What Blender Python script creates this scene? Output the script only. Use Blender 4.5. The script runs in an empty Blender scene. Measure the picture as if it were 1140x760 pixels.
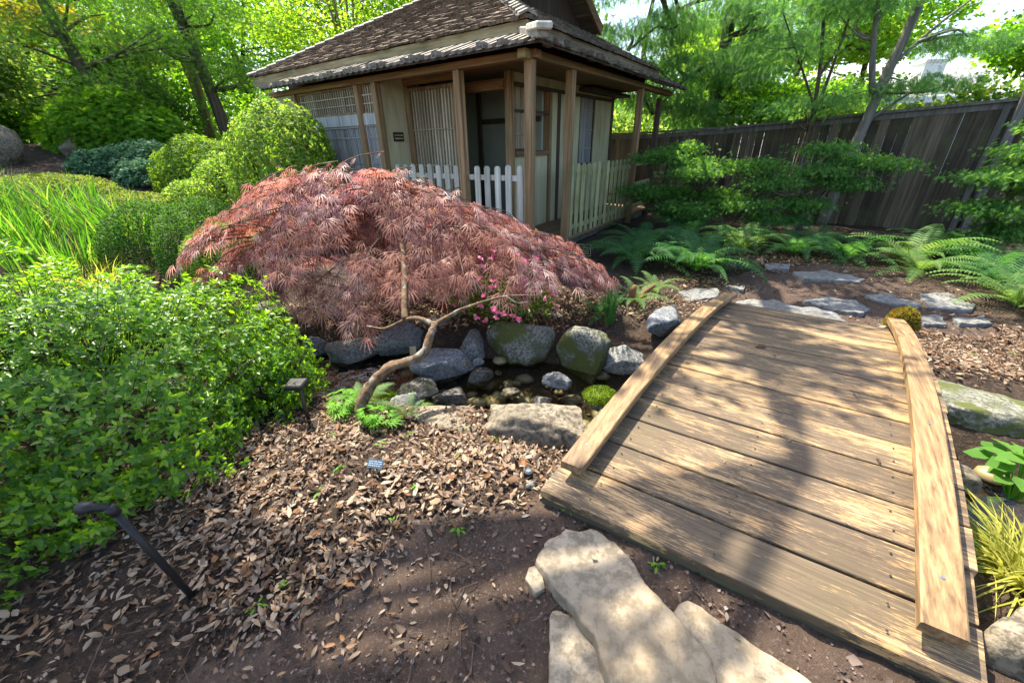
import bpy, math, random
import numpy as np
from mathutils import Vector, Matrix, noise

R_ = random.Random(7)
RN = np.random.default_rng(11)
scene = bpy.context.scene
COL = scene.collection
rad = math.radians
SUN_EL, SUN_AZ = 60, -32      # azimuth measured from +Y toward +X

# ------------------------------------------------------------------ objects
def tag(o, label=None, cat=None, group=None, kind=None):
    if label: o['label'] = label
    if cat: o['category'] = cat
    if group: o['group'] = group
    if kind: o['kind'] = kind
    return o

def thing(name, label, cat, loc=(0, 0, 0), rz=0.0, group=None):
    o = bpy.data.objects.new(name, None)
    o.empty_display_size = .1
    COL.objects.link(o)
    o.location = loc
    o.rotation_euler = (0, 0, rz)
    return tag(o, label, cat, group)

def mesh_np(name, V, F, mat, parent=None, smooth=False):
    """V (n,3) array, F (m,k) int array of equal-sized faces."""
    me = bpy.data.meshes.new(name)
    V = np.ascontiguousarray(V, dtype=np.float32)
    F = np.ascontiguousarray(F, dtype=np.int32)
    k = F.shape[1]
    me.vertices.add(len(V)); me.vertices.foreach_set('co', V.ravel())
    me.loops.add(F.size); me.loops.foreach_set('vertex_index', F.ravel())
    me.polygons.add(len(F))
    me.polygons.foreach_set('loop_start', np.arange(0, F.size, k, dtype=np.int32))
    me.polygons.foreach_set('loop_total', np.full(len(F), k, dtype=np.int32))
    if smooth: me.polygons.foreach_set('use_smooth', np.ones(len(F), dtype=bool))
    me.update(calc_edges=True)
    me.materials.append(mat)
    o = bpy.data.objects.new(name, me)
    COL.objects.link(o)
    if parent: o.parent = parent
    return o

class MB:
    def __init__(s): s.v = []; s.f = []
    def add(s, vs, fs):
        n = len(s.v); s.v += [tuple(v) for v in vs]; s.f += [tuple(i + n for i in f) for f in fs]; return s
    def box(s, a, b):
        (x0, y0, z0), (x1, y1, z1) = a, b
        return s.add([(x0,y0,z0),(x1,y0,z0),(x1,y1,z0),(x0,y1,z0),(x0,y0,z1),(x1,y0,z1),(x1,y1,z1),(x0,y1,z1)],
                     [(0,3,2,1),(4,5,6,7),(0,1,5,4),(1,2,6,5),(2,3,7,6),(3,0,4,7)])
    def hexa(s, p):       # eight corners: bottom ring then top ring
        return s.add(p, [(0,3,2,1),(4,5,6,7),(0,1,5,4),(1,2,6,5),(2,3,7,6),(3,0,4,7)])
    def beam(s, p, q, w, h, up=(0, 0, 1)):
        p, q = Vector(p), Vector(q); d = (q - p).normalized(); u = Vector(up)
        r = d.cross(u).normalized() * w / 2; t = r.cross(d).normalized() * h / 2
        return s.hexa([p-r-t, p+r-t, q+r-t, q-r-t, p-r+t, p+r+t, q+r+t, q-r+t])
    def tube(s, pts, rs, n=8, wob=0.0):
        pts = [Vector(p) for p in pts]; base = len(s.v)
        a = Vector((.31, .87, .13))
        for i, p in enumerate(pts):
            d = (pts[min(i+1, len(pts)-1)] - pts[max(i-1, 0)]).normalized()
            r = d.cross(a).normalized(); t = r.cross(d)
            for k in range(n):
                th = 2*math.pi*k/n; rr = rs[i]*(1 + wob*(R_.random()-.5))
                s.v.append(tuple(p + (r*math.cos(th) + t*math.sin(th))*rr))
        for i in range(len(pts)-1):
            for k in range(n):
                k2 = (k+1) % n; b = base + i*n
                s.f.append((b+k, b+k2, b+n+k2, b+n+k))
        s.f.append(tuple(base+k for k in reversed(range(n))))
        s.f.append(tuple(base+(len(pts)-1)*n+k for k in range(n)))
        return s
    def build(s, name, mat, parent=None, smooth=False, bevel=0.0):
        me = bpy.data.meshes.new(name)
        me.from_pydata(s.v, [], s.f); me.update()
        if smooth: me.polygons.foreach_set('use_smooth', [True]*len(me.polygons))
        me.materials.append(mat)
        o = bpy.data.objects.new(name, me); COL.objects.link(o)
        if parent: o.parent = parent
        if bevel:
            m = o.modifiers.new('bevel', 'BEVEL'); m.width = bevel; m.segments = 1; m.limit_method = 'ANGLE'
        return o

def curve(pts, n):
    """Catmull-Rom through points -> n points"""
    P = [np.array(p, float) for p in pts]; P = [2*P[0]-P[1]] + P + [2*P[-1]-P[-2]]
    out = []; segs = len(P) - 3
    for i in range(n):
        t = i/(n-1)*segs; k = min(int(t), segs-1); u = t-k
        a, b, c, d = P[k:k+4]
        out.append(tuple(.5*((2*b)+(c-a)*u+(2*a-5*b+4*c-d)*u*u+(3*b-a-3*c+d)*u**3)))
    return out

# ------------------------------------------------------------------ materials
def newmat(name):
    m = bpy.data.materials.new(name); m.use_nodes = True
    nt = m.node_tree; nt.nodes.clear()
    out = nt.nodes.new('ShaderNodeOutputMaterial')
    return m, nt, out
def nd(nt, t, **kw):
    n = nt.nodes.new(t)
    for k, v in kw.items(): setattr(n, k, v)
    return n
def ramp(nt, fac, stops, interp='LINEAR'):
    r = nt.nodes.new('ShaderNodeValToRGB'); r.color_ramp.interpolation = interp
    el = r.color_ramp.elements
    while len(el) < len(stops): el.new(.5)
    for e, (p, c) in zip(el, stops): e.position = p; e.color = (*c, 1)
    nt.links.new(fac, r.inputs[0]); return r.outputs[0]
def mixc(nt, fac, a, b, mode='MIX'):
    m = nt.nodes.new('ShaderNodeMix'); m.data_type = 'RGBA'; m.blend_type = mode
    for i, v in ((0, fac), (6, a), (7, b)):
        if hasattr(v, 'links'): nt.links.new(v, m.inputs[i])
        elif i == 0: m.inputs[0].default_value = v
        else: m.inputs[i].default_value = (*v, 1)
    return m.outputs[2]
def noisef(nt, scale, detail=5, vec=None, rough=.55, stretch=None, dist=0.0):
    n = nt.nodes.new('ShaderNodeTexNoise'); n.inputs['Scale'].default_value = scale
    n.inputs['Detail'].default_value = detail; n.inputs['Roughness'].default_value = rough
    n.inputs['Distortion'].default_value = dist
    if vec is None:
        tc = nt.nodes.new('ShaderNodeTexCoord'); vec = tc.outputs['Object']
    if stretch:
        mp = nt.nodes.new('ShaderNodeMapping'); mp.inputs['Scale'].default_value = stretch
        nt.links.new(vec, mp.inputs[0]); vec = mp.outputs[0]
    nt.links.new(vec, n.inputs['Vector']); return n.outputs['Fac']
def mth(nt, op, a, b=None):
    m = nt.nodes.new('ShaderNodeMath'); m.operation = op
    for i, v in ((0, a), (1, b)):
        if v is None: continue
        if hasattr(v, 'links'): nt.links.new(v, m.inputs[i])
        else: m.inputs[i].default_value = v
    return m.outputs[0]
def principled(nt, out, col, rough=.8, bump=None, bstr=.4, bdist=.01, spec=.3):
    p = nt.nodes.new('ShaderNodeBsdfPrincipled')
    if hasattr(col, 'links'): nt.links.new(col, p.inputs['Base Color'])
    else: p.inputs['Base Color'].default_value = (*col, 1)
    if hasattr(rough, 'links'): nt.links.new(rough, p.inputs['Roughness'])
    else: p.inputs['Roughness'].default_value = rough
    p.inputs['Specular IOR Level'].default_value = spec
    if bump is not None:
        b = nt.nodes.new('ShaderNodeBump'); b.inputs['Strength'].default_value = bstr; b.inputs['Distance'].default_value = bdist
        nt.links.new(bump, b.inputs['Height']); nt.links.new(b.outputs[0], p.inputs['Normal'])
    nt.links.new(p.outputs[0], out.inputs[0]); return p

def island(nt):
    g = nt.nodes.new('ShaderNodeNewGeometry'); return g.outputs['Random Per Island']

def leafmat(name, cols, trans=.4, tcol=None, rough=.55, patch=None, spec=.35):
    rough = max(rough, .5); spec *= .5; trans = min(.68, trans*1.2)
    """cols: list of leaf colours picked leaf by leaf; tcol: multiplies for transmitted light."""
    m, nt, out = newmat(name)
    n = len(cols)
    c = ramp(nt, island(nt), [(i/max(n-1, 1), k) for i, k in enumerate(cols)])
    if patch:
        f = ramp(nt, noisef(nt, patch[1], 2), [(.42, (0,0,0)), (.62, (1,1,1))])
        c = mixc(nt, f, c, patch[0])
    p = nt.nodes.new('ShaderNodeBsdfPrincipled')
    nt.links.new(c, p.inputs['Base Color']); p.inputs['Roughness'].default_value = rough
    p.inputs['Specular IOR Level'].default_value = spec
    t = nt.nodes.new('ShaderNodeBsdfTranslucent')
    nt.links.new(mixc(nt, 1.0, c, tcol or (2.6, 2.3, .9), 'MULTIPLY'), t.inputs[0])
    ms = nt.nodes.new('ShaderNodeMixShader'); ms.inputs[0].default_value = trans
    nt.links.new(p.outputs[0], ms.inputs[1]); nt.links.new(t.outputs[0], ms.inputs[2])
    nt.links.new(ms.outputs[0], out.inputs[0]); return m

def woodmat(name, c_dark, c_mid, c_light, axis='z', stain=.5, green=0.0, sc=1.0, rough=.75, island_var=.25, bstr=.35):
    m, nt, out = newmat(name)
    st = {'x': (1.2, 28, 28), 'y': (28, 1.2, 28), 'z': (28, 28, 1.2)}[axis]
    st = tuple(s*sc for s in st)
    tc = nt.nodes.new('ShaderNodeTexCoord')
    isl = island(nt)
    add = nt.nodes.new('ShaderNodeVectorMath'); add.operation = 'ADD'
    cmb = nt.nodes.new('ShaderNodeCombineXYZ')
    for i in range(3): nt.links.new(mth(nt, 'MULTIPLY', isl, 37.0+i*11), cmb.inputs[i])
    nt.links.new(tc.outputs['Object'], add.inputs[0]); nt.links.new(cmb.outputs[0], add.inputs[1])
    v = add.outputs[0]
    g = noisef(nt, 1.0, 6, v, .62, st, .12)
    g2 = noisef(nt, 3.0, 4, v, .6, tuple(s*.12 for s in st))
    c = ramp(nt, g, [(.28, c_dark), (.5, c_mid), (.72, c_light)])
    s = ramp(nt, g2, [(.40, (0,0,0)), (.66, (1,1,1))])
    c = mixc(nt, mth(nt, 'MULTIPLY', s, stain), c, c_dark)
    hv = mth(nt, 'ADD', mth(nt, 'MULTIPLY', isl, island_var*2), 1-island_var)
    hs = nt.nodes.new('ShaderNodeHueSaturation'); nt.links.new(hv, hs.inputs['Value']); nt.links.new(c, hs.inputs['Color'])
    c = hs.outputs[0]
    if green:
        gn = ramp(nt, noisef(nt, 2.3, 5), [(.45, (0,0,0)), (.7, (1,1,1))])
        c = mixc(nt, mth(nt, 'MULTIPLY', gn, green), c, (.10, .12, .045))
    principled(nt, out, c, rough, g, bstr, .004)
    return m

def rockmat(name, base, dark, moss=0.0, scale=4.0, mosscol=(.10, .13, .02), rough=.85, lift=1.4):
    m, nt, out = newmat(name)
    oi = nt.nodes.new('ShaderNodeObjectInfo')
    tc = nt.nodes.new('ShaderNodeTexCoord')
    add = nt.nodes.new('ShaderNodeVectorMath'); add.operation = 'ADD'
    nt.links.new(tc.outputs['Object'], add.inputs[0]); 
    cmb = nt.nodes.new('ShaderNodeCombineXYZ'); nt.links.new(mth(nt, 'MULTIPLY', oi.outputs['Random'], 50), cmb.inputs[0])
    nt.links.new(cmb.outputs[0], add.inputs[1]); v = add.outputs[0]
    n1 = noisef(nt, scale, 8, v, .65); n2 = noisef(nt, scale*9, 5, v, .7); n3 = noisef(nt, scale*.6, 3, v)
    lt = tuple(min(.75, b*lift) for b in base)
    c = ramp(nt, n1, [(.3, dark), (.5, base), (.72, lt)])
    c = mixc(nt, ramp(nt, n2, [(.42, (1,1,1)), (.56, (0,0,0))]), c, tuple(d*.8 for d in dark))
    c = mixc(nt, mth(nt, 'MULTIPLY', ramp(nt, n3, [(.5, (0,0,0)), (.75, (1,1,1))]), .5), c, (base[0]*.95, base[1]*.82, base[2]*.6))
    if moss:
        mk = ramp(nt, noisef(nt, scale*.8, 5, v, .6), [(.62-moss*.35, (0,0,0)), (.72-moss*.35, (1,1,1))])
        c = mixc(nt, mk, c, mosscol)
    h = mth(nt, 'ADD', n1, mth(nt, 'MULTIPLY', n2, .35))
    if 'sandstone' in name or 'flag' in name:
        vo = nt.nodes.new('ShaderNodeTexVoronoi'); vo.feature = 'DISTANCE_TO_EDGE'; vo.inputs['Scale'].default_value = 2.6
        ds = nt.nodes.new('ShaderNodeVectorMath'); ds.operation = 'ADD'; nz = nt.nodes.new('ShaderNodeTexNoise'); nz.inputs['Scale'].default_value = 5; nz.inputs['Detail'].default_value = 6
        nt.links.new(v, nz.inputs['Vector']); sc_ = nt.nodes.new('ShaderNodeVectorMath'); sc_.operation = 'SCALE'; sc_.inputs['Scale'].default_value = .35
        nt.links.new(nz.outputs['Color'], sc_.inputs[0]); nt.links.new(v, ds.inputs[0]); nt.links.new(sc_.outputs[0], ds.inputs[1]); nt.links.new(ds.outputs[0], vo.inputs['Vector'])
        ck = ramp(nt, vo.outputs['Distance'], [(.0, (0,0,0)), (.016, (1,1,1))])
        gate = ramp(nt, noisef(nt, 2.1, 2, v), [(.62, (1,1,1)), (.66, (0,0,0))])
        ck = mth(nt, 'MAXIMUM', ck, gate)
        c = mixc(nt, ck, tuple(q*.75 for q in dark), c)
        pit = ramp(nt, noisef(nt, 40, 4, v, .7), [(.30, (1,1,1)), (.40, (0,0,0))])
        c = mixc(nt, mth(nt, 'MULTIPLY', pit, .5), c, tuple(q*.5 for q in dark))
        h = mth(nt, 'ADD', h, mth(nt, 'MULTIPLY', ck, .6))
    principled(nt, out, c, rough, h, .7, .02, .25)
    return m

def plain(name, col, rough=.6, metal=0.0, nz=.15, sc=30):
    m, nt, out = newmat(name)
    n = noisef(nt, sc, 4)
    c = ramp(nt, n, [(.3, tuple(k*(1-nz) for k in col)), (.7, tuple(min(1, k*(1+nz)) for k in col))])
    p = principled(nt, out, c, rough, n, .08, .003); p.inputs['Metallic'].default_value = metal
    return m

M = {}
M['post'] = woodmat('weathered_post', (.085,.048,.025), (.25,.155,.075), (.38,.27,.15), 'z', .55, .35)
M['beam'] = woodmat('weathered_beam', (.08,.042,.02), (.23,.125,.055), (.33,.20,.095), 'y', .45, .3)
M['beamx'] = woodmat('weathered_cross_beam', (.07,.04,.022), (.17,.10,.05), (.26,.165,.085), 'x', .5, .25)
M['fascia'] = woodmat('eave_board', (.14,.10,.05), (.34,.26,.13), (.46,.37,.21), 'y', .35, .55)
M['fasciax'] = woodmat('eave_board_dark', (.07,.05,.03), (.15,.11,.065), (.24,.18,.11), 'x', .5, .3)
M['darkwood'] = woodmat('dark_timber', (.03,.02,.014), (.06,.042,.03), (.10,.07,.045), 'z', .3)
M['picketw'] = woodmat('grey_picket', (.24,.23,.185), (.46,.45,.38), (.62,.61,.53), 'z', .45, .3)
M['picketg'] = woodmat('mossy_picket', (.15,.15,.07), (.33,.33,.16), (.46,.46,.25), 'z', .4, .6)
M['lath'] = woodmat('lattice_lath', (.18,.14,.09), (.42,.36,.25), (.55,.48,.36), 'z', .3, .1)
M['greylath'] = woodmat('grey_lattice', (.16,.16,.15), (.36,.37,.36), (.5,.51,.5), 'z', .3)
M['shake'] = woodmat('cedar_shake', (.045,.034,.025), (.15,.105,.07), (.30,.22,.15), 'x', .6, .12, .8, .9, .4)
M['shakex'] = woodmat('cedar_shake_end', (.05,.04,.032), (.13,.105,.08), (.26,.21,.165), 'y', .6, .2, .8, .9, .4)
M['batten'] = woodmat('roof_batten', (.08,.07,.055), (.23,.20,.16), (.36,.33,.27), 'x', .5, .25)
M['rail'] = woodmat('bridge_rail_wood', (.075,.045,.024), (.27,.165,.075), (.40,.265,.135), 'y', .65, .1, 2.6, .6, .08)
M['railside'] = M['rail']
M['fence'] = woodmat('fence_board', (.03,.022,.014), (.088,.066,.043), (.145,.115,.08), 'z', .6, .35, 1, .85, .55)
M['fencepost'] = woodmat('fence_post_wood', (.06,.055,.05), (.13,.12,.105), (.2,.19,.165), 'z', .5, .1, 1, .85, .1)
M['fascib'] = woodmat('bridge_side_board', (.025,.022,.015), (.065,.055,.034), (.12,.10,.06), 'x', .4, .35)

def deckmat():
    m, nt, out = newmat('bridge_plank_wood')
    tc = nt.nodes.new('ShaderNodeTexCoord'); isl = island(nt)
    cmb = nt.nodes.new('ShaderNodeCombineXYZ')
    for i in range(3): nt.links.new(mth(nt, 'MULTIPLY', isl, 23.0+i*17), cmb.inputs[i])
    add = nt.nodes.new('ShaderNodeVectorMath'); nt.links.new(tc.outputs['Object'], add.inputs[0]); nt.links.new(cmb.outputs[0], add.inputs[1])
    v = add.outputs[0]
    g = noisef(nt, 1, 7, v, .68, (3.5, 90, 20), .15)
    fine = noisef(nt, 1, 6, v, .75, (14, 260, 40), .1)
    big = noisef(nt, 1, 6, v, .62, (2.0, 7, 5), .5)
    big2 = noisef(nt, 1.7, 5, None, .6)
    wood = ramp(nt, g, [(.3, (.20,.105,.036)), (.5, (.38,.235,.10)), (.7, (.49,.34,.175))])
    worn = ramp(nt, g, [(.3, (.05,.036,.024)), (.55, (.10,.072,.045)), (.75, (.16,.12,.075))])
    msk = mth(nt, 'ADD', mth(nt, 'MULTIPLY', big, .62), mth(nt, 'MULTIPLY', fine, .75))
    msk = mth(nt, 'ADD', msk, mth(nt, 'MULTIPLY', big2, .25))
    k = ramp(nt, msk, [(.735, (0,0,0)), (.80, (1,1,1))])
    c = mixc(nt, k, wood, worn)
    c = mixc(nt, mth(nt, 'MULTIPLY', ramp(nt, noisef(nt, 1.6, 5), [(.52, (0,0,0)), (.72, (1,1,1))]), .12), c, (.16,.135,.04))
    hs = nt.nodes.new('ShaderNodeHueSaturation'); nt.links.new(mth(nt, 'ADD', mth(nt, 'MULTIPLY', isl, .35), .82), hs.inputs['Value']); nt.links.new(c, hs.inputs['Color'])
    principled(nt, out, hs.outputs[0], mth(nt, 'ADD', mth(nt, 'MULTIPLY', k, .2), .55), mth(nt, 'ADD', g, fine), .45, .003, .35)
    return m
M['deck'] = deckmat()

def plaster():
    m, nt, out = newmat('cream_plaster'); n = noisef(nt, 1.0, 7, None, .65, (5, 5, .8)); n2 = noisef(nt, 60, 3)
    c = ramp(nt, n, [(.28, (.27,.25,.14)), (.48, (.43,.40,.25)), (.7, (.52,.49,.33))]); principled(nt, out, c, .9, n2, .2, .003, .2); return m
M['plaster'] = plaster()
M['plasterin'] = plain('grey_green_plaster', (.30,.33,.26), .9, 0, .12, 2)
M['stonebase'] = rockmat('foundation_stone', (.22,.21,.18), (.09,.085,.07), .25, 3)
M['black'] = plain('black_metal', (.018,.017,.016), .42)
M['bronze'] = plain('dark_bronze_metal', (.05,.035,.022), .5)
M['lens'] = plain('lamp_glass', (.12,.16,.2), .1)
M['plaque'] = plain('dark_plaque', (.025,.022,.02), .5)
M['gold'] = plain('gilt_letter', (.5,.42,.24), .5)
M['tagblue'] = plain('blue_grey_plant_tag', (.05,.085,.12), .45)
M['taglight'] = plain('engraved_white', (.36,.40,.44), .6)
M['stake'] = woodmat('pale_stake', (.24,.17,.09), (.40,.30,.17), (.5,.4,.25), 'z', .3)
M['white'] = plain('white_siding', (.78,.78,.77), .7, 0, .05, 4)
M['greyroof'] = plain('grey_shingle_roof', (.36,.36,.37), .9, 0, .2, 12)
M['screw'] = plain('steel_screw', (.45,.45,.45), .35, 1.0)
M['rock'] = rockmat('grey_rock', (.23,.235,.22), (.095,.10,.09), 0, 5)
M['rockmoss'] = rockmat('mossy_grey_rock', (.21,.21,.17), (.08,.082,.06), .42, 5, (.075,.085,.022))
M['rockblue'] = rockmat('blue_grey_rock', (.215,.23,.235), (.10,.11,.115), 0, 5)
M['rocktan'] = rockmat('tan_rock', (.20,.172,.125), (.095,.08,.058), .12, 3.2, (.15,.15,.07))
M['rockwet'] = rockmat('wet_dark_rock', (.085,.08,.065), (.03,.03,.024), .25, 5, (.05,.055,.018), .35)
M['slab'] = rockmat('flat_sandstone', (.29,.24,.17), (.20,.165,.115), .0, 2.2, lift=1.15)
M['step'] = rockmat('blue_grey_flagstone', (.19,.19,.18), (.12,.12,.112), 0, 2.5, lift=1.2)
M['moss'] = leafmat('bright_moss', [(.06,.12,.010),(.10,.17,.014),(.15,.22,.02)], .3)
M['mossrust'] = leafmat('rusty_moss', [(.12,.06,.025),(.18,.09,.03),(.14,.16,.02),(.22,.24,.04)], .3)
def pebmat():
    m, nt, out = newmat('stream_pebble'); oi = nt.nodes.new('ShaderNodeObjectInfo')
    c = ramp(nt, oi.outputs['Random'], [(0,(.08,.08,.06)),(.3,(.19,.18,.13)),(.55,(.28,.25,.17)),(.75,(.40,.30,.10)),(.88,(.24,.25,.22)),(1,(.48,.45,.38))])
    n = noisef(nt, 30, 4); c = mixc(nt, n, c, (.09,.08,.06)); principled(nt, out, c, .45, n, .2, .004, .4); return m
M['pebble'] = pebmat()
M['bark'] = woodmat('brown_bark', (.03,.022,.015), (.085,.06,.042), (.15,.115,.08), 'z', .4, .1, .6, .9, .1, .9)
M['barkgrey'] = woodmat('grey_bark', (.08,.075,.062), (.17,.16,.135), (.27,.255,.215), 'z', .4, .25, .6, .9, .1, .9)
M['barkyel'] = woodmat('tan_stem_bark', (.12,.085,.035), (.26,.19,.085), (.36,.27,.13), 'z', .4, .1, .6, .9, .1, .7)
def lichenbark():
    m, nt, out = newmat('lichen_maple_bark')
    n = noisef(nt, 9, 6, None, .65); n2 = noisef(nt, 26, 5)
    c = ramp(nt, n2, [(.3,(.05,.03,.018)),(.6,(.15,.095,.05)),(.8,(.24,.16,.085))])
    c = mixc(nt, ramp(nt, n, [(.54,(0,0,0)),(.60,(1,1,1))]), c, (.19,.18,.15))
    principled(nt, out, c, .9, n2, .8, .01); return m
M['maplebark'] = lichenbark()

# leaves
M['shrub'] = leafmat('azalea_leaf', [(.032,.095,.012),(.055,.15,.014),(.10,.22,.018),(.20,.33,.035)], .42, (2.4,2.2,.6), .32)
for q in M['shrub'].node_tree.nodes:
    if q.type == 'BSDF_PRINCIPLED': q.inputs['Roughness'].default_value = .36; q.inputs['Specular IOR Level'].default_value = .42
M['box'] = leafmat('clipped_leaf', [(.03,.085,.012),(.045,.12,.016),(.07,.16,.022)], .3, (2,1.9,.7))
M['azpale'] = leafmat('pale_azalea_leaf', [(.07,.16,.022),(.12,.23,.035),(.20,.31,.055),(.33,.38,.09)], .42, (1.7,1.7,.8), .4)
M['azmid'] = leafmat('mid_azalea_leaf', [(.06,.14,.015),(.10,.20,.02),(.17,.27,.035)], .4, (2,1.8,.7))
M['juniper'] = leafmat('blue_juniper_leaf', [(.055,.14,.065),(.09,.20,.10),(.14,.27,.14)], .2, (1.5,1.5,1.1))
M['lacegreen'] = leafmat('green_laceleaf', [(.08,.19,.018),(.11,.25,.022),(.16,.31,.03)], .45)
M['iris'] = leafmat('blade_leaf', [(.035,.11,.014),(.05,.15,.018),(.075,.20,.024),(.12,.26,.03),(.28,.27,.11)], .36, (1.8,1.9,.7), .35)
M['sedge'] = leafmat('golden_sedge', [(.25,.26,.03),(.36,.36,.06),(.46,.45,.12)], .4, (1.4,1.4,.9))
M['cover'] = leafmat('yellow_green_groundcover', [(.06,.11,.02),(.10,.155,.03),(.16,.19,.05)], .35)
M['fern'] = leafmat('fern_green', [(.036,.115,.038),(.052,.15,.046),(.08,.20,.055)], .42, (2,1.9,.9), .4)
M['fernpale'] = leafmat('fern_pale', [(.07,.16,.04),(.11,.21,.055),(.17,.25,.08)], .35, (1.8,1.8,.9), .4)
M['fernstem'] = plain('fern_stem', (.10,.075,.03), .7)
M['hinoki'] = leafmat('hinoki_spray', [(.03,.095,.028),(.05,.14,.034),(.08,.19,.042),(.17,.31,.07)], .36, (2.4,2.3,.8))
M['conifer'] = leafmat('dark_conifer', [(.045,.13,.05),(.065,.17,.06),(.10,.22,.07)], .45, (2.6,2.4,1))
M['pinegreen'] = leafmat('deep_green_needles', [(.03,.085,.018),(.045,.12,.022),(.075,.165,.03)], .42, (2.6,2.5,.9))
M['bright'] = leafmat('bright_green_leaf', [(.05,.15,.018),(.08,.20,.022),(.12,.26,.028),(.19,.31,.04)], .5, (2.8,2.5,.8), .4)
M['far'] = leafmat('far_wood_leaf', [(.03,.08,.015),(.055,.12,.02),(.09,.17,.025)], .45, (2.4,2.2,.7))
M['bough'] = leafmat('high_bough_leaf', [(.05,.11,.015),(.08,.15,.02)], .12, (1.5,1.5,.7))  # barely translucent, so the added boughs cast firm shade
M['yellowgreen'] = leafmat('yellow_green_leaf', [(.09,.18,.02),(.14,.24,.028),(.20,.29,.035)], .5, (2.6,2.5,.8), .4)
M['amber'] = leafmat('amber_leaf', [(.16,.17,.015),(.25,.22,.02),(.32,.22,.025),(.14,.2,.02)], .42, (1.7,1.6,.5))
M['palebush'] = leafmat('pale_green_leaf', [(.08,.17,.03),(.14,.25,.06),(.24,.33,.12)], .4)
M['red'] = leafmat('bronze_maple_leaf', [(.12,.045,.06),(.19,.085,.10),(.28,.14,.15),(.38,.22,.215),(.50,.33,.31),(.60,.44,.39),(.66,.51,.44),(.46,.20,.08)], .36, (1.5,1.05,1.0), .42, ((.36,.18,.13), 1.25), .5)
M['pink'] = leafmat('pink_petal', [(.6,.10,.25),(.7,.2,.36),(.75,.32,.45)], .3, (1.2,1.1,1.1))
M['hosta'] = leafmat('light_green_leaf', [(.08,.20,.03),(.13,.27,.045)], .4, (1.8,1.7,.7), .4)
M['seedling'] = leafmat('seedling_leaf', [(.09,.24,.02),(.14,.32,.03)], .4)
M['litter'] = leafmat('dry_leaf', [(.035,.022,.014),(.085,.052,.032),(.16,.10,.06),(.25,.17,.105),(.33,.245,.165),(.20,.15,.115),(.19,.09,.035),(.06,.04,.028),(.39,.31,.22),(.12,.08,.055)], .15, (1.2,1.1,1.0), .6)
M['grit'] = leafmat('path_crumbs', [(.03,.02,.016),(.06,.042,.034),(.12,.085,.065),(.20,.15,.12),(.05,.035,.03),(.30,.24,.19)], .02, (1,1,1), .9)
M['chips'] = leafmat('bark_chip', [(.02,.014,.01),(.05,.032,.022),(.10,.065,.045),(.045,.03,.025)], .02, (1,1,1), .9)

def groundmat():
    m, nt, out = newmat('garden_soil')
    n1 = noisef(nt, 1.3, 8, None, .65); n2 = noisef(nt, 45, 6, None, .7); n3 = noisef(nt, 160, 4, None, .7)
    c = ramp(nt, n1, [(.3,(.022,.016,.012)),(.55,(.045,.032,.023)),(.75,(.075,.052,.036))])
    c = mixc(nt, ramp(nt, n2, [(.52,(0,0,0)),(.64,(1,1,1))]), c, (.095,.065,.045))
    c = mixc(nt, ramp(nt, n3, [(.60,(0,0,0)),(.68,(1,1,1))]), c, (.14,.10,.07))
    principled(nt, out, c, .95, mth(nt, 'ADD', n2, mth(nt, 'MULTIPLY', n3, .6)), .9, .015, .15); return m
M['ground'] = groundmat()
def pathmat():
    m, nt, out = newmat('packed_soil_path')
    n1 = noisef(nt, 2.2, 8, None, .65); n2 = noisef(nt, 70, 6, None, .7); n3 = noisef(nt, 230, 4, None, .75)
    c = ramp(nt, n1, [(.3,(.05,.034,.024)),(.55,(.082,.056,.041)),(.75,(.125,.09,.066))])
    c = mixc(nt, ramp(nt, n2, [(.55,(0,0,0)),(.66,(1,1,1))]), c, (.16,.12,.10))
    c = mixc(nt, ramp(nt, n3, [(.62,(0,0,0)),(.70,(1,1,1))]), c, (.26,.21,.18))
    c = mixc(nt, ramp(nt, n3, [(.30,(1,1,1)),(.38,(0,0,0))]), c, (.03,.02,.017))
    principled(nt, out, c, .95, mth(nt, 'ADD', n2, mth(nt, 'MULTIPLY', n3, .8)), .9, .012, .15); return m
M['path'] = pathmat()
def watermat():
    m, nt, out = newmat('stream_water')
    tr = nt.nodes.new('ShaderNodeBsdfTransparent'); tr.inputs[0].default_value = (.80,.80,.66,1)
    gl = nt.nodes.new('ShaderNodeBsdfGlossy'); gl.inputs['Roughness'].default_value = .03
    fr = nt.nodes.new('ShaderNodeFresnel'); fr.inputs[0].default_value = 1.33
    b = nt.nodes.new('ShaderNodeBump'); b.inputs['Strength'].default_value = .35; b.inputs['Distance'].default_value = .02
    nt.links.new(noisef(nt, 9, 3, None, .5, None, .6), b.inputs['Height'])
    nt.links.new(b.outputs[0], gl.inputs['Normal']); nt.links.new(b.outputs[0], fr.inputs['Normal'])
    ms = nt.nodes.new('ShaderNodeMixShader'); nt.links.new(fr.outputs[0], ms.inputs[0])
    nt.links.new(tr.outputs[0], ms.inputs[1]); nt.links.new(gl.outputs[0], ms.inputs[2]); nt.links.new(ms.outputs[0], out.inputs[0]); return m
M['water'] = watermat()

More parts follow.
